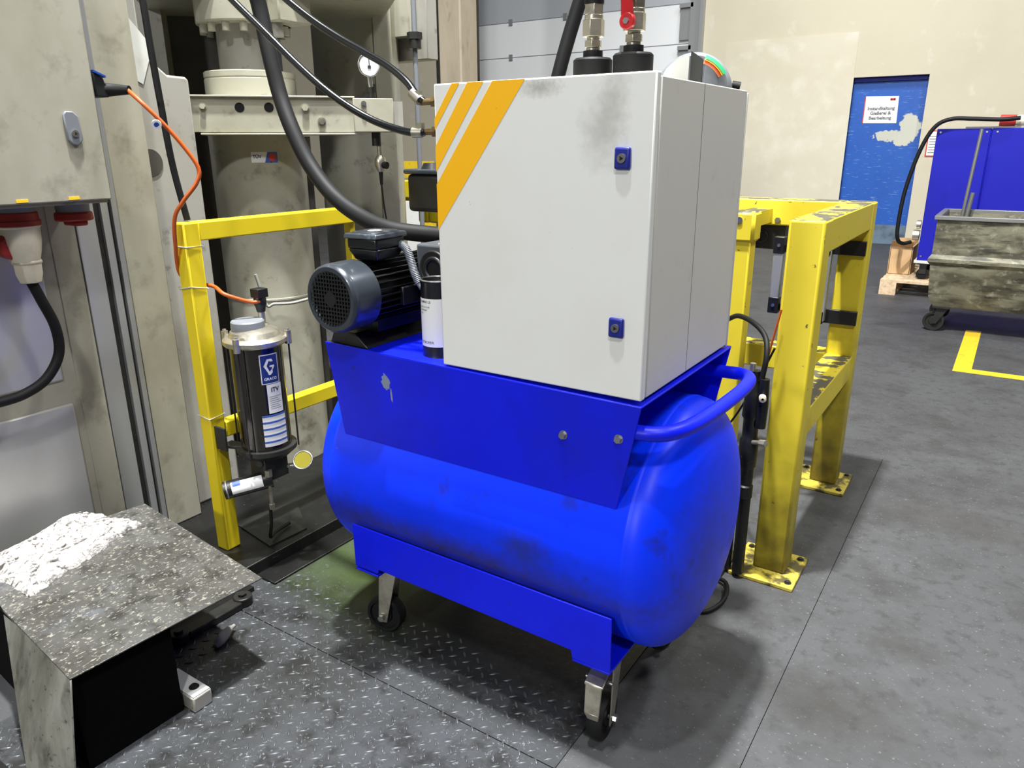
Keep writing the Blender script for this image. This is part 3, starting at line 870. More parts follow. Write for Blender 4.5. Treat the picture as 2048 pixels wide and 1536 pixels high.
# ================================================================== RIGHT YELLOW GUARD FRAME
rf = thing('guard_frame', 'large yellow welded guard frame bolted to the concrete right of the tank', 'guard rail', (-.505, 2.8, 0))
X0, X1 = -.558, -.453
P1y, P2y = (2.33, 2.435), (3.16, 3.262)
for (a, b) in (P1y, P2y):
    MB().box(X0, X1, a, b, .012, 1.186).build('post', 'yellow', rf, bevel=.008, seg=3)
    c_ = (a + b) / 2
    bp_ = MB().box(-.620, -.407, c_ - .125, c_ + .105, 0, .014).build('base_plate', 'yellow_foot', rf, bevel=.003)
    for (dx, dy) in ((-.085, -.095), (.083, -.095), (.083, .078), (-.085, .078)):
        MB().cyl((-.512 + dx, c_ + dy, .014), (-.512 + dx, c_ + dy, .0165), .012, seg=20).hexa((-.512 + dx, c_ + dy, .0165), (-.512 + dx, c_ + dy, .0215), .008).build('anchor_bolt', 'dark_steel', bp_)
MB().box(X0 + .0005, X1 - .0005, P1y[1] - .009, P2y[0] + .009, 1.083, 1.1855).build('top_rail', 'yellow', rf, bevel=.005)
MB().box(X0 + .002, X1 - .002, P1y[1], P2y[0], .482, .583).build('lower_rail', 'yellow', rf, bevel=.006)
MB().box(-1.75, X0, P2y[0], P2y[1] - .003, 1.083, 1.186).build('far_top_rail', 'yellow', rf, bevel=.006)
MB().box(-1.75, X0, P2y[0], P2y[1] - .003, .482, .583).build('far_lower_rail', 'yellow', rf, bevel=.006)
fp = MB().box(-.905, -.825, 2.885, 2.965, 0.012, 1.155).build('inner_post', 'yellow', rf, bevel=.006)
MB().box(-.912, -.812, 2.875, 2.975, 1.04, 1.157).build('post_sleeve', 'yellow', fp, bevel=.012, seg=1)
MB().box(-.93, -.80, 2.86, 2.99, 0, .012).build('foot_plate', 'yellow_foot', fp)
MB().box(-.905, -.825, 2.965, P2y[0], 1.095, 1.15).build('tie_arm', 'yellow', rf)
MB().cyl((-.87, 2.875, 1.125), (-.87, 2.87, 1.125), .012).build('bolt', 'steel', rf)
MB().hexa((-.80, P2y[0], 1.105), (-.80, P2y[0] - .01, 1.105), .012).build('bolt', 'steel', rf)


def light_bar(name, label, x, y, z0, z1, side, arm):
    t = thing(name, label, 'sensor bar', (x, y, z0), None)
    MB().box(x - .017, x + .017, y - .014, y + .014, z0, z1).build('profile', 'alu', t, bevel=.003)
    for z in (z0 - .018, z1 - .045):
        mb = MB().box(x - .019, x + .019, y - .016, y + .018, z, z + .06)
        if arm:
            mb.box(x - .005, x + .010, y + .016, arm, z + .002, z + .058)
        bo = mb.build('bracket', 'black_plastic', t, bevel=.002)
        MB().cyl((x, y - .016, z + .03), (x, y - .0195, z + .03), .006, seg=12).build('screw', 'steel', bo)
    return t


light_bar('sensor_bar', 'slim grey sensor bar with black end brackets seen left of the front yellow post', -.705, 2.85, .81, 1.06, 0, None)
MB().box(-.70, -.60, 2.86, 2.87, .80, .825).box(-.70, -.60, 2.86, 2.87, 1.02, 1.045).box(-.62, X0 + .005, 2.86, 2.87, .82, 1.08).build('carrier', 'black_plastic', rf)
sb2 = thing('sensor_bar', 'slim grey sensor bar held by two wide black plates inside the right yellow frame', 'sensor bar', (-.585, 3.125, .70))
MB().box(-.603, -.571, 3.11, 3.14, .72, 1.03).build('profile', 'alu', sb2, bevel=.003)
for z in (.710, .985):
    bo = MB().box(-.606, -.4565, 3.142, 3.1595, z, z + .056).box(-.606, -.575, 3.108, 3.142, z, z + .05).build('bracket', 'black_plastic', sb2, bevel=.002)
    MB().cyl((-.588, 3.108, z + .03), (-.588, 3.104, z + .03), .006, seg=12).build('screw', 'steel', bo)
bb = thing('black_sensor_box', 'black box hanging under the far yellow rail behind the cabinet', 'sensor box', (-.78, 3.14, 1.0))
MB().box(-.89, -.77, 3.17, 3.24, .985, 1.083).build('box_body', 'black_plastic', bb, bevel=.004)
MB().torus((-.86, 3.168, 1.035), (0, 1, 0), .022, .003).build('round_port', 'dark_steel', bb)

# grease injector assembly between tank and post
gi = thing('grease_injector', 'oily black vertical lubricator with fittings beside the right yellow post', 'lubricator', (-.60, 2.30, 0))
MB().cyl((-.588, 2.26, .02), (-.588, 2.26, .44), .019, seg=20).cyl((-.625, 2.27, .012), (-.625, 2.27, .42), .011, seg=14).lathe([(0, .30), (.026, .30), (.026, .34), (.021, .345), (.021, .40), (.028, .41), (.03, .50), (.024, .51), (.024, .57), (.03, .58), (.026, .66), (.017, .68), (.016, .73), (0, .73)], (-.592, 2.26, 0), seg=24, cap=False).build('barrel', 'base_black', gi)
MB().lathe([(0, .55), (.017, .55), (.019, .62), (.015, .71), (0, .71)], (-.560, 2.25, 0), seg=16, cap=False).build('side_barrel', 'base_black', gi)
MB().lathe([(.004, 0), (.011, 0), (.011, .02), (.004, .022)], (-.558, 2.235, .655), (.3, -1, 0), seg=20, cap=False).build('cream_nipple', 'plug_cream', gi)
MB().cyl((-.575, 2.24, .50), (-.545, 2.225, .51), .007).hexa((-.55, 2.228, .508), (-.53, 2.22, .512), .011).build('side_nipple', 'zinc', gi)
MB().cyl((-.60, 2.25, .73), (-.60, 2.25, .755), .009).build('top_nipple', 'zinc', gi)
tag(MB().tube([(-.57, 2.25, .70), (-.565, 2.26, .78), (-.585, 2.30, .83), (-.64, 2.36, .855), (-.72, 2.46, .85), (-.80, 2.60, .80)], .0085).build('rubber_hose', 'rubber'), 'short black hose arching out of the top of the oily lubricator', 'hose')
tag(MB().tube([(-.545, 2.30, .92), (-.565, 2.30, .80), (-.60, 2.32, .60), (-.64, 2.34, .42), (-.68, 2.36, .25), (-.70, 2.38, .02)], .0035, seg=8).build('orange_cable', 'orange'), 'thin orange cable slanting down behind the oily lubricator', 'cable')
tag(MB().tube([(-.55, 2.29, .80), (-.60, 2.32, .68), (-.68, 2.38, .52), (-.76, 2.44, .40)], .0035, seg=8).build('black_cable', 'rubber'), 'thin black cable slanting down behind the oily lubricator', 'cable')
tag(MB().tube([(-.70, 2.0, .012), (-.62, 1.985, .008), (-.585, 2.03, .01), (-.575, 2.10, .016), (-.60, 2.17, .02), (-.66, 2.2, .01)], .007).build('floor_hose', 'rubber'), 'black hose loop lying on the concrete behind the tank end', 'hose')
tag(MB().box(-.85, -.63, 2.10, 2.40, 0, .012).build('drip_tray', 'base_black', bevel=.003), 'flat black oily tray on the floor behind the tank', 'tray')

# ================================================================== LEFT MACHINE: column and switch box
mc_ = thing('machine_column', 'tall grey machine column with two dark guide grooves at the left edge', 'machine', (-2.6, 1.0, .0555))
cb = MB().box(-2.80, -2.42, -.6, 1.100, .0555, .62)
cb.build('lower_panel', 'panel_metal', mc_, bevel=.006)
MB().box(-2.80, -2.427, -.6, 1.125, .0555, 2.7).build('panel_frame', 'machine_beige', mc_)
MB().box(-2.80, -2.42, -.6, 1.085, .70, 1.24).build('upper_panel', 'panel_metal', mc_, bevel=.006)
MB().box(-2.80, -2.424, 1.125, 1.204, .0555, 2.7).build('cover_strip', 'machine_beige', mc_, bevel=.002)
MB().box(-2.80, -2.420, 1.206, 1.268, .0555, 2.7).box(-2.80, -2.420, 1.291, 1.315, .0555, 2.7).box(-2.80, -2.420, 1.327, 1.345, .0555, 2.7).build('guide_rail', 'alu', mc_, bevel=.001)
MB().box(-2.80, -2.434, 1.262, 1.330, .0555, 2.7).build('guide_groove', 'dark_steel', mc_)
MB().box(-2.80, -2.425, 1.347, 1.485, .0555, 2.7).build('side_member', 'machine_beige', mc_, bevel=.004)
cs = thing('machine_casting', 'light grey cast machine pillar with a stepped shoulder beside the column', 'machine', (-2.65, 1.6, .0555))
MB().prism([(-2.5, 1.487, .0555), (-2.5, 1.72, .0555), (-2.5, 1.72, 1.625), (-2.5, 1.708, 1.634), (-2.5, 1.64, 1.636), (-2.5, 1.61, 1.66), (-2.5, 1.575, 1.70), (-2.5, 1.56, 1.735), (-2.5, 1.56, 2.7), (-2.5, 1.487, 2.7)], (-.3, 0, 0)).build('casting', 'machine_grey', cs, bevel=.008, seg=3)
MB().prism([(-2.499, 1.49, 1.84), (-2.499, 1.545, 1.78), (-2.499, 1.60, 1.715), (-2.499, 1.575, 1.67), (-2.499, 1.545, 1.60), (-2.499, 1.49, 1.63)], (.0015, 0, 0)).build('paint_patch', 'machine_light', cs, label='bare white patch')
MB().cyl((-2.51, 1.53, 1.35), (-2.497, 1.53, 1.35), .045, seg=32).build('round_pocket', 'machine_dark', cs)

sb = thing('switch_box', 'big grey switch box overhanging at the upper left with an oval quarter-turn latch', 'electrical box', (-2.3, .7, 1.257))
MB().box(-2.42, -2.2, -.6, 1.213, 1.257, 2.6).build('box_body', 'machine_beige', sb, bevel=.004)
MB().box(-2.41, -2.21, .85, 1.205, 1.248, 1.257).build('bottom_flange', 'machine_grey', sb, bevel=.002)
lt = MB().prism([(-2.2, 1.125 + a, 1.45 + b) for a, b in ((-.006, .045), (.014, .045), (.027, .032), (.030, -.03), (.014, -.045), (.0, -.042), (-.011, -.028), (-.013, .036))], (.008, 0, 0)).build('latch', 'grey_plastic', sb, bevel=.003)
MB().cyl((-2.192, 1.135, 1.437), (-2.188, 1.135, 1.437), .0095, seg=20).build('lock_insert', 'steel', lt)
MB().cyl((-2.189, 1.135, 1.437), (-2.187, 1.135, 1.437), .005, seg=3).build('keyhole', 'void', lt)
sx, sy = -2.31, 1.150
so = MB().cyl((sx, sy, 1.248), (sx, sy, 1.222), .046, .044).build('socket_collar', 'grey_plastic', sb)
MB().cyl((sx, sy, 1.222), (sx, sy, 1.196), .050, .052, seg=32).box(sx - .03, sx + .04, sy - .02, sy + .02, 1.182, 1.198).build('red_socket', 'socket_red', sb, bevel=.006)
sy2 = .995
MB().cyl((sx, sy2, 1.248), (sx, sy2, 1.232), .050).build('socket_collar', 'grey_plastic', sb)
MB().cyl((sx, sy2, 1.232), (sx, sy2, 1.205), .053, .055, seg=32).build('red_socket', 'socket_red', sb, bevel=.003)
for yy in (.97, 1.105):
    MB().box(-2.2, -2.1985, yy - .015, yy + .015, 1.262, 1.27).build('yellow_tag', 'yellow_mark', sb)
# plug with its cable
pg = thing('power_plug', 'cream industrial plug hanging under the switch box with red collar', 'plug', (sx, sy2, 1.02))
MB().lathe([(0, 1.204), (.056, 1.204), (.056, 1.192), (.052, 1.188), (.050, 1.15), (.044, 1.12), (.037, 1.095), (0, 1.095)], (sx, sy2, 0), seg=40, cap=False).build('plug_body', 'plug_cream', pg)
MB().lathe([(.053, 1.194), (.058, 1.195), (.058, 1.208), (.053, 1.209)], (sx, sy2, 0), seg=40).build('red_ring', 'socket_red', pg)
MB().prism([(sx + .02, sy2 - .07, 1.16), (sx + .02, sy2 - .04, 1.18), (sx + .02, sy2 - .03, 1.10), (sx + .02, sy2 - .065, 1.12)], (-.05, 0, 0)).build('socket_lid', 'socket_red', pg, bevel=.01)
MB().lathe([(0, 1.098), (.040, 1.098), (.041, 1.092), (.037, 1.088), (.036, 1.06), (.028, 1.035), (0, 1.035)], (sx, sy2 + .004, 0), seg=8, cap=False).build('gland_nut', 'plug_cream', pg, bevel=.002)
MB().tube([(sx, sy2 + .004, 1.04), (sx + .005, sy2 + .02, .98), (sx + .01, sy2 + .04, .90), (sx + .012, sy2 + .035, .82), (sx + .01, sy2 - .01, .755), (sx, sy2 - .07, .722), (sx, sy2 - .14, .715), (sx, sy2 - .25, .72), (sx, sy2 - .4, .74)], .0145, seg=18).build('cable', 'rubber', pg)
# angled connector with the orange cable
oc = thing('angle_connector', 'black angled connector with blue collar on the side of the switch box', 'connector', (-2.19, 1.24, 1.55))
MB().hull8([(-2.26, 1.215, 1.535), (-2.20, 1.215, 1.535), (-2.19, 1.25, 1.535), (-2.26, 1.25, 1.535)], [(-2.26, 1.215, 1.60), (-2.20, 1.215, 1.60), (-2.195, 1.242, 1.585), (-2.26, 1.242, 1.585)]).build('connector_body', 'black_plastic', oc, bevel=.004)
MB().hull8([(-2.255, 1.216, 1.600), (-2.195, 1.216, 1.600), (-2.19, 1.246, 1.587), (-2.255, 1.246, 1.587)], [(-2.255, 1.216, 1.606), (-2.195, 1.216, 1.606), (-2.19, 1.246, 1.592), (-2.255, 1.246, 1.592)]).build('blue_collar', 'connector_blue', oc)
MB().tube([(-2.22, 1.24, 1.556), (-2.19, 1.265, 1.556), (-2.15, 1.285, 1.555)], .018, rfun=lambda t: .021 - .009 * t, smooth=6).build('boot', 'rubber', oc)
tag(MB().tube([(-2.155, 1.283, 1.555), (-2.103, 1.286, 1.522), (-2.07, 1.318, 1.470), (-2.045, 1.357, 1.408), (-2.024, 1.385, 1.345), (-2.028, 1.379, 1.302), (-2.065, 1.35, 1.247), (-2.095, 1.335, 1.20), (-2.12, 1.34, 1.12), (-2.165, 1.37, 1.02), (-2.16, 1.42, .985),
                (-2.10, 1.44, .975), (-2.045, 1.438, .955), (-2.003, 1.496, .926), (-1.985, 1.522, .925)], .0062, seg=12).build('orange_cable', 'orange'), 'orange sensor cable drooping from the switch box to the grease pump', 'cable')
tgo = MB().cyl((-2.065, 1.300, 1.462), (-2.06, 1.2965, 1.4605), .013, seg=24).build('cable_tag', 'white_label')
tag(tgo, 'small round white cable tag with blue dot clipped on the orange cable', 'tag')
MB().cyl((-2.060, 1.2965, 1.4605), (-2.0595, 1.2962, 1.4603), .007, seg=20).build('blue_dot', 'connector_blue', tgo)
tag(MB().tube([(-2.16, 1.364, 1.90), (-2.153, 1.367, 1.796), (-2.151, 1.369, 1.68), (-2.148, 1.374, 1.532), (-2.143, 1.382, 1.349), (-2.132, 1.399, 1.185)], .0098, seg=14).build('black_hose', 'rubber'),
    'straight black hose coming down onto the left yellow frame corner', 'hose')

# ================================================================== PRESS
U = Vector((.66, .75, 0)).normalized()
V = Vector((-.75, .66, 0)).normalized()
A0 = Vector((-2.6, 1.775, 0))
PM = Matrix(((U.x, V.x, 0, A0.x), (U.y, V.y, 0, A0.y), (0, 0, 1, 0), (0, 0, 0, 1)))
pr = thing('hydraulic_press', 'big pale grey hydraulic press with bolted crossbeam and upright cylinders', 'press', (-2.66, 2.1, .056))
# local: x along the beam, y away
bm_ = MB(PM).box(.005, .60, 0, .008, 1.452, 1.576).box(.005, .60, -.012, .16, 1.576, 1.583).box(.03, .60, -.014, .16, 1.442, 1.449).build('crossbeam', 'press_paint', pr, bevel=.002)
for x, z, rr in ((.176, 1.540, .0175), (.281, 1.541, .0175)):
    MB(PM).cyl((x, -.001, z), (x, .002, z), rr, seg=28).build('bolt_hole', 'void', bm_)
for x, z, rr in ((.047, 1.543, .014), (.413, 1.541, .018), (.471, 1.491, .016)):
    MB(PM).cyl((x, 0, z), (x, -.003, z), rr).hexa((x, -.003, z), (x, -.014, z), rr * .72).build('bolt', 'zinc' if x == .471 else 'press_paint', bm_)
vbk = MB(PM).box(.592, .746, -.02, .12, 1.452, 1.576).build('valve_block', 'press_paint', pr, bevel=.003)
MB(PM).box(.747, .785, .0, .12, 1.455, 1.566).build('side_plate', 'machine_grey', vbk)
MB(PM).cyl((.632, -.02, 1.556), (.632, -.032, 1.556), .010).hexa((.632, -.03, 1.556), (.632, -.034, 1.556), .006).build('socket_screw', 'steel', vbk)
MB(PM).cyl((.67, .03, 1.576), (.67, .03, 1.615), .014).hexa((.67, .03, 1.60), (.67, .03, 1.63), .016).box(.64, .67, .02, .04, 1.578, 1.598).build('gauge_stem', 'dark_steel', vbk)
ga = MB(PM).cyl((.664, .0, 1.697), (.664, .024, 1.697), .041, seg=40).torus((.664, 0, 1.697), (0, 1, 0), .040, .004).cyl((.664, .012, 1.655), (.668, .02, 1.62), .009).build('pressure_gauge', 'steel', vbk)
MB(PM).cyl((.664, -.001, 1.697), (.664, -.002, 1.697), .036, seg=40).build('gauge_dial', 'gauge_face', vbk)
MB(PM).box(.6625, .6655, -.004, -.002, 1.690, 1.728).box(.658, .670, -.004, -.002, 1.684, 1.694).build('gauge_needle', 'ink', vbk)
MB(PM).cyl((.68, .05, 1.452), (.68, .05, 1.40), .018).build('hose_stub', 'dark_steel', vbk)
C1 = (-2.66, 2.11)
MB().lathe([(0, .056), (.187, .056), (.187, .787), (.190, .789), (.190, .796), (.187, .798), (.187, 1.446), (0, 1.446)], (*C1, 0), seg=72, cap=False).build('lower_cylinder', 'press_paint', pr)
MB().lathe([(0, 1.586), (.172, 1.586), (.176, 1.59), (.176, 1.652), (.173, 1.655), (.173, 1.657), (.176, 1.660), (.176, 1.678), (.172, 1.681), (0, 1.681)], (C1[0], C1[1], 0), seg=72, cap=False).build('collar', 'press_paint', pr)
MB().cyl((*C1, 1.68), (*C1, 1.86), .112, seg=56).build('piston_rod', 'machine_grey', pr)
fl = MB().cyl((*C1, 1.850), (*C1, 1.960), .182, seg=64).box(C1[0] + .06, C1[0] + .24, C1[1] - .03, C1[1] + .13, 1.85, 1.952).build('top_flange', 'press_paint', pr, bevel=.006)
for a in range(0, 360, 24):
    t = math.radians(a + 8)
    x, y = C1[0] + .158 * math.cos(t), C1[1] + .158 * math.sin(t)
    if (math.cos(t) * -C1[0] * -1 + 0) is None:
        continue
    MB().cyl((x, y, 1.818), (x, y, 1.85), .014, seg=18).build('flange_bolt', 'press_paint', fl)
MB().cyl((C1[0] + .19, C1[1] + .0, 1.80), (C1[0] + .19, C1[1] + .0, 1.85), .021, seg=20).build('flange_bolt', 'machine_grey', fl)
MB(PM).box(-.20, .80, .10, .9, 1.955, 2.35).build('head_block', 'press_paint', pr, bevel=.006)
C2 = (-2.84, 2.90)
MB().cyl((*C2, .056), (*C2, 3.0), .208, seg=72).build('guide_cylinder', 'press_paint', pr)
MB(PM).box(-.75, .30, .78, .85, .056, 2.7).build('rear_plate', 'machine_dark', pr)
MB(PM).box(-.62, -.14, .62, .78, .056, 2.7).build('side_post', 'machine_grey', pr)
MB(PM).box(.37, .425, .28, .34, .056, 1.44).box(.33, .37, .30, .34, .056, 1.44).build('rear_rail', 'machine_dark', pr)
MB(PM).box(.745, .825, .60, .66, .056, 2.6).build('side_frame', 'press_paint', pr)
# inspection sticker on the cylinder


def on_cyl(x, z, r=.1878):
    a = math.atan2(-C1[1], -C1[0]) + x / .187
    return (C1[0] + r * math.cos(a), C1[1] + r * math.sin(a), z)


st = MB().grid(lambda u, v: on_cyl(-.028 + u * .10, 1.340 + v * .040), 24, 1).build('inspection_sticker', 'white_label', pr, angle=60)
MB().grid(lambda u, v: on_cyl(.022 + u * .05 + (.012 * v if u < .5 else 0), 1.340 + v * .040, .1882), 16, 1).build('blue_field', 'label_stripe', st, angle=60)
MB().grid(lambda u, v: on_cyl(.052 + .015 * v * math.cos(2 * PI * u), 1.360 + .015 * v * math.sin(2 * PI * u), .1886), 28, 1).build('red_ring', 'red_mark', st, angle=60)
text('sticker_word', [('TÜV', -.006, 1.357, .017, .0006)], 'label_blue', st, lambda x, y: on_cyl(x, y, .1884))

# sensor hanging from the valve block
ps = thing('pressure_sensor', 'small silver pressure sensor with black cable below the press block', 'sensor', (-2.1, 2.3, 1.30))
q = PM @ Vector((.69, .045, 0))
MB().cyl((q.x, q.y, 1.40), (q.x, q.y, 1.36), .010).lathe([(0, 1.30), (.012, 1.30), (.022, 1.325), (.022, 1.35), (.012, 1.365), (0, 1.365)], (q.x, q.y, 0), cap=False).build('sensor_body', 'zinc', ps)
MB().cyl((q.x, q.y, 1.33), (q.x + .035, q.y + .0, 1.325), .014).build('black_port', 'rubber', ps)
MB().cyl((q.x, q.y, 1.30), (q.x, q.y, 1.25), .009, .006).build('cable_boot', 'rubber', ps)
MB().tube([(q.x, q.y, 1.25), (q.x, q.y + .01, 1.15), (q.x + .005, q.y + .03, 1.05), (q.x + .03, q.y + .07, .98), (q.x + .06, q.y + .12, .95)], .0035, seg=8).build('cable', 'rubber', ps)
tag(MB().tube([(-2.35, 2.16, 1.16), (-2.30, 2.22, 1.10), (-2.26, 2.27, 1.04)], .003, seg=8).build('white_wire', 'grey_cable'), 'thin white wire slanting down beside the big press cylinder', 'wire')
tag(MB().tube([(-2.49, 1.90, .915), (-2.475, 1.925, .79), (-2.455, 1.95, .79), (-2.41, 2.0, .79), (-2.38, 2.07, .80), (-2.36, 2.15, .81)], .006, seg=10).build('grey_cable', 'grey_cable'), 'pale cable clamped round the lower press cylinder', 'cable')

# ------------------------------------------------------------------ big hoses
tag(MB().tube([(-1.155, 1.385, 1.494), (-1.175, 1.386, 1.507), (-1.213, 1.395, 1.540), (-1.274, 1.405, 1.576), (-1.345, 1.408, 1.609), (-1.420, 1.406, 1.644), (-1.498, 1.397, 1.688), (-1.577, 1.386, 1.742), (-1.654, 1.373, 1.804), (-1.72, 1.36, 1.86)], .0088, seg=16).build('air_hose', 'hose_gloss'),
    'glossy black hose clamped to the upper brass fitting of the white cabinet', 'hose', 'air hoses on the white cabinet')
tag(MB().tube([(-1.155, 1.385, 1.430), (-1.17, 1.378, 1.428), (-1.222, 1.375, 1.435), (-1.295, 1.363, 1.458), (-1.367, 1.348, 1.495), (-1.434, 1.337, 1.539), (-1.499, 1.324, 1.592), (-1.578, 1.309, 1.662), (-1.659, 1.288, 1.737), (-1.73, 1.28, 1.80)], .0088, seg=16).build('air_hose', 'hose_gloss'),
    'glossy black hose clamped to the lower brass fitting of the white cabinet', 'hose', 'air hoses on the white cabinet')
for i, (p, q2) in enumerate((((-1.165, 1.384, 1.497), (-1.19, 1.386, 1.515)), ((-1.16, 1.382, 1.4285), (-1.185, 1.377, 1.429)))):
    tag(MB().cyl(p, q2, .0115, seg=24).box(p[0] - .012, p[0] + .002, p[1] - .006, p[1] + .006, p[2] + .009, p[2] + .021).build('hose_clamp', 'zinc'),
        ('steel hose clamp on the upper', 'steel hose clamp on the lower')[i] + ' cabinet hose', 'clamp', 'hose clamps on the cabinet hoses')
tag(MB().tube([(-1.94, 1.575, 1.93), (-1.937, 1.58, 1.856), (-1.929, 1.59, 1.778), (-1.906, 1.587, 1.67), (-1.87, 1.583, 1.545), (-1.815, 1.571, 1.446), (-1.75, 1.568, 1.348), (-1.66, 1.563, 1.266), (-1.552, 1.559, 1.211), (-1.438, 1.557, 1.181), (-1.322, 1.60, 1.168), (-1.22, 1.62, 1.165), (-1.10, 1.62, 1.165)],
             .023, seg=24).build('hydraulic_hose', 'rubber'), 'thick matt black hydraulic hose sweeping down over the left yellow frame', 'hose')
tag(MB().tube([(-1.135, 1.89, 1.42), (-1.119, 1.894, 1.518), (-1.1, 1.905, 1.608), (-1.08, 1.917, 1.688), (-1.058, 1.929, 1.766), (-1.03, 1.94, 1.86)], .019, seg=20).build('hydraulic_hose', 'rubber'), 'thick black hose rising behind the cabinet left of the pipe fittings', 'hose')

# ================================================================== MIDDLE BACKGROUND
pf = thing('guard_frame', 'distant yellow guard rail seen between press and cabinet', 'guard rail', (-3.3, 3.85, 0))
MB().box(-3.60, -2.6, 3.86, 3.93, 1.07, 1.18).build('top_rail', 'yellow_left', pf, bevel=.006)
MB().box(-3.6, -2.6, 3.93, 4.02, 1.045, 1.07).build('rail_flange', 'yellow_left', pf)
MB().box(-2.92, -2.70, 3.50, 3.86, .96, 1.07).box(-3.0, -2.92, 3.5, 3.56, .96, 1.07).build('end_bracket', 'yellow_left', pf, bevel=.012)
MB().box(-2.7, -2.62, 3.86, 3.93, 0, 1.07).build('post', 'yellow_left', pf)
tm = thing('junction_box', 'black motor terminal box with rounded lid left of the cabinet edge', 'terminal box', (-1.60, 2.15, 1.17))
tq = Vector((-1.80, 2.11, 0))
MB().box(tq.x - .03, tq.x + .13, tq.y - .03, tq.y + .1, 1.175, 1.305).build('box_body', 'black_plastic', tm, bevel=.015, seg=3)
MB().box(tq.x - .038, tq.x + .138, tq.y - .038, tq.y + .108, 1.305, 1.322).build('lid', 'motor_cover', tm, bevel=.006)
MB().cyl((tq.x + .05, tq.y + .02, 1.322), (tq.x + .05, tq.y + .02, 1.342), .04, .03).cyl((tq.x + .09, tq.y + .04, .0), (tq.x + .09, tq.y + .04, 1.18), .03).build('pedestal', 'black_plastic', tm)
pp = thing('pipe_stand', 'slim grey vertical pipe with a clamp at the top behind the press block', 'pipe', (-2.3, 2.9, 0))
MB().tube([(-2.46, 2.90, .056), (-2.46, 2.90, 1.2), (-2.46, 2.90, 2.2)], .0115, smooth=0).build('pipe', 'grey_plastic', pp)
MB().cyl((-2.46, 2.90, 1.83), (-2.46, 2.90, 1.87), .03).hexa((-2.46, 2.90, 1.87), (-2.46, 2.90, 1.90), .036).build('clamp', 'dark_steel', pp)
sp = thing('grey_wall_panel', 'grey metal panel mounted high between the press and the pillar', 'panel', (-2.6, 3.1, 1.7))
MB().box(-2.76, -2.50, 3.04, 3.12, 1.80, 2.4).build('panel_sheet', 'machine_grey', sp, bevel=.004)
MB().box(-2.70, -2.56, 2.98, 3.04, 1.90, 2.3).build('cover', 'machine_beige', sp, bevel=.004)
MB().box(-2.76, -2.74, 3.06, 3.10, .056, 1.80).build('support', 'machine_grey', sp)
tw = tag(MB().box(-6.2, -3.6, 4.6, 7.0, 0, .03).build('platform', 'tread_far_lit'), 'tread-plate platform coloured pale as if brightly lit, behind the distant yellow rail', 'platform')
ys = thing('yellow_bordered_panel', 'white panel with yellow border standing far behind the press', 'panel', (-6.4, 7.3, 0))
MB().box(-6.9, -6.05, 7.3, 7.34, 0, 1.02).build('panel', 'white_label', ys)
MB().box(-6.9, -6.0, 7.27, 7.34, 1.02, 1.22).box(-6.15, -6.0, 7.27, 7.34, .0, 1.02).build('border', 'tape_yellow', ys)
pil = thing('concrete_pillar', 'tall stained concrete pillar standing between the press and the white shutter', 'pillar', (-6.1, 8.3, 0))
MB().box(-6.40, -6.05, 8.0, 8.36, 0, 5.5).build('shaft', 'pillar_concrete', pil, bevel=.02)
MB().box(-6.43, -6.40, 7.98, 8.02, 0, 5.5).box(-6.075, -6.04, 8.35, 8.38, 0, 5.5).build('corner_guard', 'dark_steel', pil)

# ================================================================== FOREGROUND SHEET BOX
fb = thing('sheet_metal_box', 'scratched steel plate over a black box in the lower left corner', 'box', (-1.9, .85, 0))
MB().prism([(-1.552, 1.096, .276), (-1.577, .596, .276), (-1.99, .638, .276), (-2.32, .70, .276), (-2.24, 1.176, .276)], (0, 0, .004)).build('top_plate', 'plate_steel', fb, bevel=.001)
MB().prism([(-1.577, .596, .276), (-1.99, .638, .276), (-1.736, .525, 0), (-1.572, .556, 0), (-1.564, .586, .25)], (0, .004, 0)).build('front_sheet', 'sheet_steel', fb, bevel=.001)
MB().hull8([(-2.3, .66, .0), (-1.60, .606, .0), (-1.595, .845, .0), (-2.2, .90, .0)], [(-2.3, .66, .275), (-1.60, .605, .275), (-1.595, .845, .275), (-2.2, .90, .275)]).build('body', 'black_body', fb)
# mineral wool mat on the plate
wl = MB()
A_, B_, C_, D_ = Vector((-1.985, .70, 0)), Vector((-2.12, 1.085, 0)), Vector((-2.315, 1.02, 0)), Vector((-2.27, .70, 0))


def wool(u, v):
    a = A_.lerp(B_, u); b = D_.lerp(C_, u)
    p = a.lerp(b, v)
    e = min(u, 1 - u, v, 1 - v)
    n1 = mnoise.noise(Vector((p.x * 22, p.y * 22, 3)))
    n2 = mnoise.noise(Vector((p.x * 70, p.y * 70, 8)))
    n3 = mnoise.noise(Vector((p.x * 160, p.y * 160, 5)))
    p2 = p + Vector((n1 * .018 + n2 * .012 + n3 * .005, mnoise.noise(Vector((p.x * 20, p.y * 20, 9))) * .018 + mnoise.noise(Vector((p.x * 90, p.y * 90, 2))) * .010, 0))
    z = .281 + (.006 if e <= 0 else .020 * min(1, e * 12 + .3)) + n1 * .008 + n2 * .008 + n3 * .004 + .022 * math.exp(-((u - .75) ** 2 + (v - .85) ** 2) * 30)
    if e <= 0:
        z = .2805
    return (p2.x, p2.y, max(z, .2805))


wl.grid(wool, 90, 60)
tag(wl.build('wool_mat', 'wool', angle=180), 'frayed white mineral wool mat lying on the scratched steel plate', 'insulation mat')

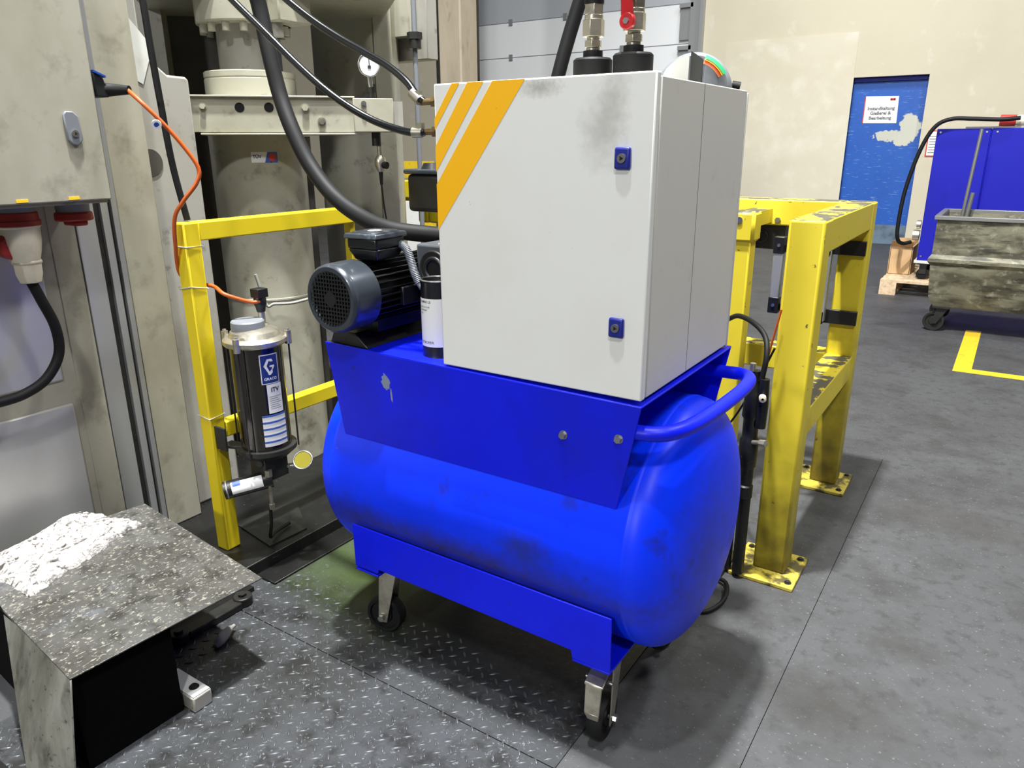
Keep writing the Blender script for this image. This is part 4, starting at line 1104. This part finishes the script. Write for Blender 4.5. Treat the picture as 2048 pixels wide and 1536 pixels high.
# ================================================================== MACHINE BASE, RAIL, SMALL METAL
mbz = thing('oily_plinth', 'black oily plinth slab with raised edge under the press at left', 'plinth', (-2.2, 1.6, 0))
MB().box(-3.4, -1.955, .95, 3.4, 0, .055).box(-2.9, -2.36, -.6, .95, 0, .055).build('upper_slab', 'base_black', mbz, bevel=.003)
MB().box(-2.355, -1.75, -.3, .50, .0, .012).build('front_strip', 'base_black', mbz)
MB().box(-1.955, -1.86, 1.36, 2.6, 0, .012).build('edge_strip', 'base_black', mbz, bevel=.002)
MB().prism([(-2.25, 1.50, .056), (-2.0, 1.46, .056), (-1.99, 1.62, .056), (-2.20, 1.75, .056)], (0, 0, .004)).build('loose_sheet', 'dark_steel', mbz, label='grey steel sheet lying on the slab')
cl_ = thing('clamp_rail', 'dark flat steel clamp bar with round lugs beside the sheet metal box', 'clamp bar', (-1.86, 1.1, 0))
MB().box(-1.885, -1.835, 1.03, 1.215, .004, .028).cyl((-1.862, 1.235, .004), (-1.862, 1.235, .034), .030).cyl((-1.862, 1.01, .004), (-1.862, 1.01, .034), .030).build('bar', 'dark_steel', cl_, bevel=.004)
MB().hexa((-1.862, 1.235, .034), (-1.862, 1.235, .042), .014).build('bolt', 'dark_steel', cl_)
MB().hexa((-1.862, 1.01, .034), (-1.862, 1.01, .042), .014).build('bolt', 'dark_steel', cl_)
MB().box(-1.95, -1.89, .9, 1.3, .004, .02).build('side_bar', 'base_black', cl_)
bl = thing('stop_block', 'small whitish topped steel stop block with a socket screw', 'block', (-1.63, .92, 0))
MB().box(-1.70, -1.556, .853, .906, .004, .048).build('block_body', 'machine_grey', bl, bevel=.004)
MB().box(-1.697, -1.559, .856, .903, .048, .0505).build('painted_top', 'machine_light', bl)
MB().cyl((-1.595, .882, .0505), (-1.595, .882, .0515), .013, seg=20).cyl((-1.595, .882, .0505), (-1.595, .882, .056), .009).build('screw', 'dark_steel', bl)
ofc = MB().tube([(-1.74, 1.045, .012), (-1.745, 1.07, .02), (-1.755, 1.10, .025), (-1.765, 1.13, .022)], .008, seg=10, rfun=lambda t: .006 + .010 * math.sin(PI * min(1, t + .1))).build('metal_offcut', 'machine_grey')
tag(ofc, 'small curved metal offcut lying on the tread plate beside the clamp bar', 'scrap')

# ================================================================== RIGHT BACKGROUND
bn = thing('skip_bin', 'dirty ribbed metal skip bin on casters at the right edge', 'bin', (.3, 6.85, 0))
yb0, yb1, xb0, xb1 = 6.45, 7.20, -.478, 1.6
sides = MB()
# front + side walls with folded profile: (inset, z)
pf_ = [(.0, .86), (.0, .60), (-.02, .57), (-.02, .545), (.0, .52), (.02, .28), (.06, .20)]
outer = []
for ins, z in pf_:
    outer.append([(xb0 + ins, yb0 + ins, z), (xb1 - ins, yb0 + ins, z), (xb1 - ins, yb1 - ins, z), (xb0 + ins, yb1 - ins, z)])
inner = [[(xb0 + .02 + i, yb0 + .02 + i, z), (xb1 - .02 - i, yb0 + .02 + i, z), (xb1 - .02 - i, yb1 - .02 - i, z), (xb0 + .02 + i, yb1 - .02 - i, z)] for i, z in ((0, .86), (.05, .22))]
loops = [[sides.v(p) for p in lp] for lp in (inner[::-1] + outer)]
for a, b in zip(loops, loops[1:]):
    for i in range(4):
        sides.face([a[i], a[(i + 1) % 4], b[(i + 1) % 4], b[i]])
sides.face(loops[0][::-1])
sides.face(loops[-1])
sides.build('body', 'bin_metal', bn, angle=25)
MB().box(xb0 - .02, xb1 + .02, yb0 - .02, yb0 + .02, .855, .885).box(xb0 - .02, xb1 + .02, yb1 - .02, yb1 + .02, .855, .885).box(xb0 - .02, xb0 + .02, yb0 + .02, yb1 - .02, .855, .885).box(xb1 - .02, xb1 + .02, yb0 + .02, yb1 - .02, .855, .885).build('rim', 'bin_rim', bn, bevel=.004)
for (x, y) in ((-.36, 6.56), (-.36, 7.08), (1.4, 6.56), (1.4, 7.08)):
    f = MB().box(x - .06, x + .06, y - .05, y + .05, .185, .20).prism([(x - .03, y - .03, .185), (x + .05, y - .03, .185), (x - .02, y - .03, .06), (x - .05, y - .03, .06)], (0, .008, 0)).prism(
        [(x - .03, y + .025, .185), (x + .05, y + .025, .185), (x - .02, y + .025, .06), (x - .05, y + .025, .06)], (0, .008, 0)).build('caster', 'dark_steel', bn)
    MB().lathe([(.0, -.012), (.03, -.012), (.035, -.006), (.055, -.006), (.058, -.02), (.072, -.02), (.075, -.015), (.075, .015), (.072, .02), (.058, .02), (.055, .006), (.035, .006), (.03, .012), (0, .012)], (x - .04, y, .0755), (0, 1, 0), seg=32, cap=False).build('wheel', 'dark_steel', f)
MB().tube([(-.36, 7.16, .80), (-.352, 7.16, 1.0), (-.33, 7.20, 1.5)], .013, smooth=0).build('upright_rod', 'bin_rim', bn)
MB().tube([(-.33, 7.10, .80), (-.31, 7.10, 1.02)], .016, smooth=0).build('short_rod', 'bin_rim', bn)

pt = thing('wooden_pallet', 'light wooden pallet on the floor in front of the blue door', 'pallet', (-.4, 8.5, 0))
for k in range(7):
    y = 7.95 + k * .18
    MB().box(-.99, .21, y, y + .12, .122, .144).build('deck_board', 'pallet_wood', pt)
for x in (-.99, -.465, .065):
    MB().box(x, x + .145, 7.95, 9.15, .0, .022).build('bottom_board', 'pallet_wood', pt)
    MB().box(x, x + .145, 7.95, 9.15, .10, .122).build('stringer', 'pallet_wood', pt)
    for y in (7.95, 8.45, 9.0):
        MB().box(x, x + .145, y, y + .14, .022, .10).build('block', 'pallet_wood', pt)
cbx = thing('cardboard_box', 'open cardboard box on the wooden pallet beside the blue enclosure', 'box', (-.9, 8.6, .144))
MB().box(-.985, -.79, 8.35, 8.36, .146, .42).box(-.985, -.79, 8.78, 8.79, .146, .46).box(-.99, -.98, 8.35, 8.79, .146, .42).box(-.795, -.785, 8.35, 8.79, .146, .42).box(-.985, -.79, 8.35, 8.79, .1445, .15).build('carton', 'cardboard', cbx)
MB().prism([(-.985, 8.35, .42), (-.79, 8.35, .42), (-.78, 8.27, .48), (-.975, 8.27, .48)], (0, .004, 0)).build('flap', 'cardboard', cbx)
be = thing('blue_enclosure', 'blue sheet metal enclosure on casters standing on the pallet', 'enclosure', (-.1, 8.4, .144))
MB().box(-.72, -.30, 8.1, 8.9, .33, 1.52).box(-.29, 1.2, 8.1, 8.9, .33, 1.52).box(-.30, -.29, 8.11, 8.9, .34, 1.51).build('housing', 'enclosure_blue', be, bevel=.004)
MB().box(-.74, 1.2, 8.08, 8.92, .305, .33).build('base_frame', 'machine_light', be)
for (x, y) in ((-.66, 8.16), (1.0, 8.16), (-.66, 8.84), (1.0, 8.84)):
    f = MB().box(x - .05, x + .05, y - .04, y + .04, .29, .305).box(x - .03, x + .03, y - .028, y - .022, .20, .29).box(x - .03, x + .03, y + .022, y + .028, .20, .29).build('caster', 'dark_steel', be)
    MB().cyl((x, y - .018, .197), (x, y + .018, .197), .052).build('wheel', 'rubber', f)
for (x, z) in ((-.69, 1.49), (-.33, 1.49), (-.25, 1.49), (-.69, .37)):
    MB().cyl((x, 8.1, z), (x, 8.096, z), .008, seg=12).build('screw', 'steel', be)
MB().box(-.5, .6, 8.12, 8.2, 1.52, 1.535).build('top_tray', 'machine_grey', be)
MB().cyl((-.735, 8.16, .56), (-.79, 8.16, .56), .05).cyl((-.735, 8.16, .66), (-.77, 8.16, .66), .04).build('side_coupling', 'zinc', be)
rp = thing('power_plug', 'red and white industrial plug lying on top of the blue enclosure', 'plug', (-.15, 8.2, 1.535))
MB().cyl((-.25, 8.16, 1.585), (-.13, 8.16, 1.582), .048, seg=24).build('red_socket_end', 'red_mark', rp)
MB().lathe([(0, 0), (.042, 0), (.045, .02), (.040, .25), (.03, .3), (0, .3)], (-.13, 8.16, 1.582), (1, 0, 0), cap=False).build('white_body', 'plug_cream', rp)
tag(MB().tube([(-.10, 8.06, 1.60), (-.24, 8.04, 1.59), (-.45, 8.03, 1.60), (-.62, 8.02, 1.60), (-.74, 8.02, 1.53), (-.83, 8.02, 1.32), (-.90, 8.02, .97), (-.915, 8.02, .65), (-.90, 8.04, .52), (-.86, 8.1, .48), (-.80, 8.16, .49)], .018, seg=12).build('black_cable', 'rubber'),
    'long black cable arching from the blue enclosure top down its left side', 'cable')
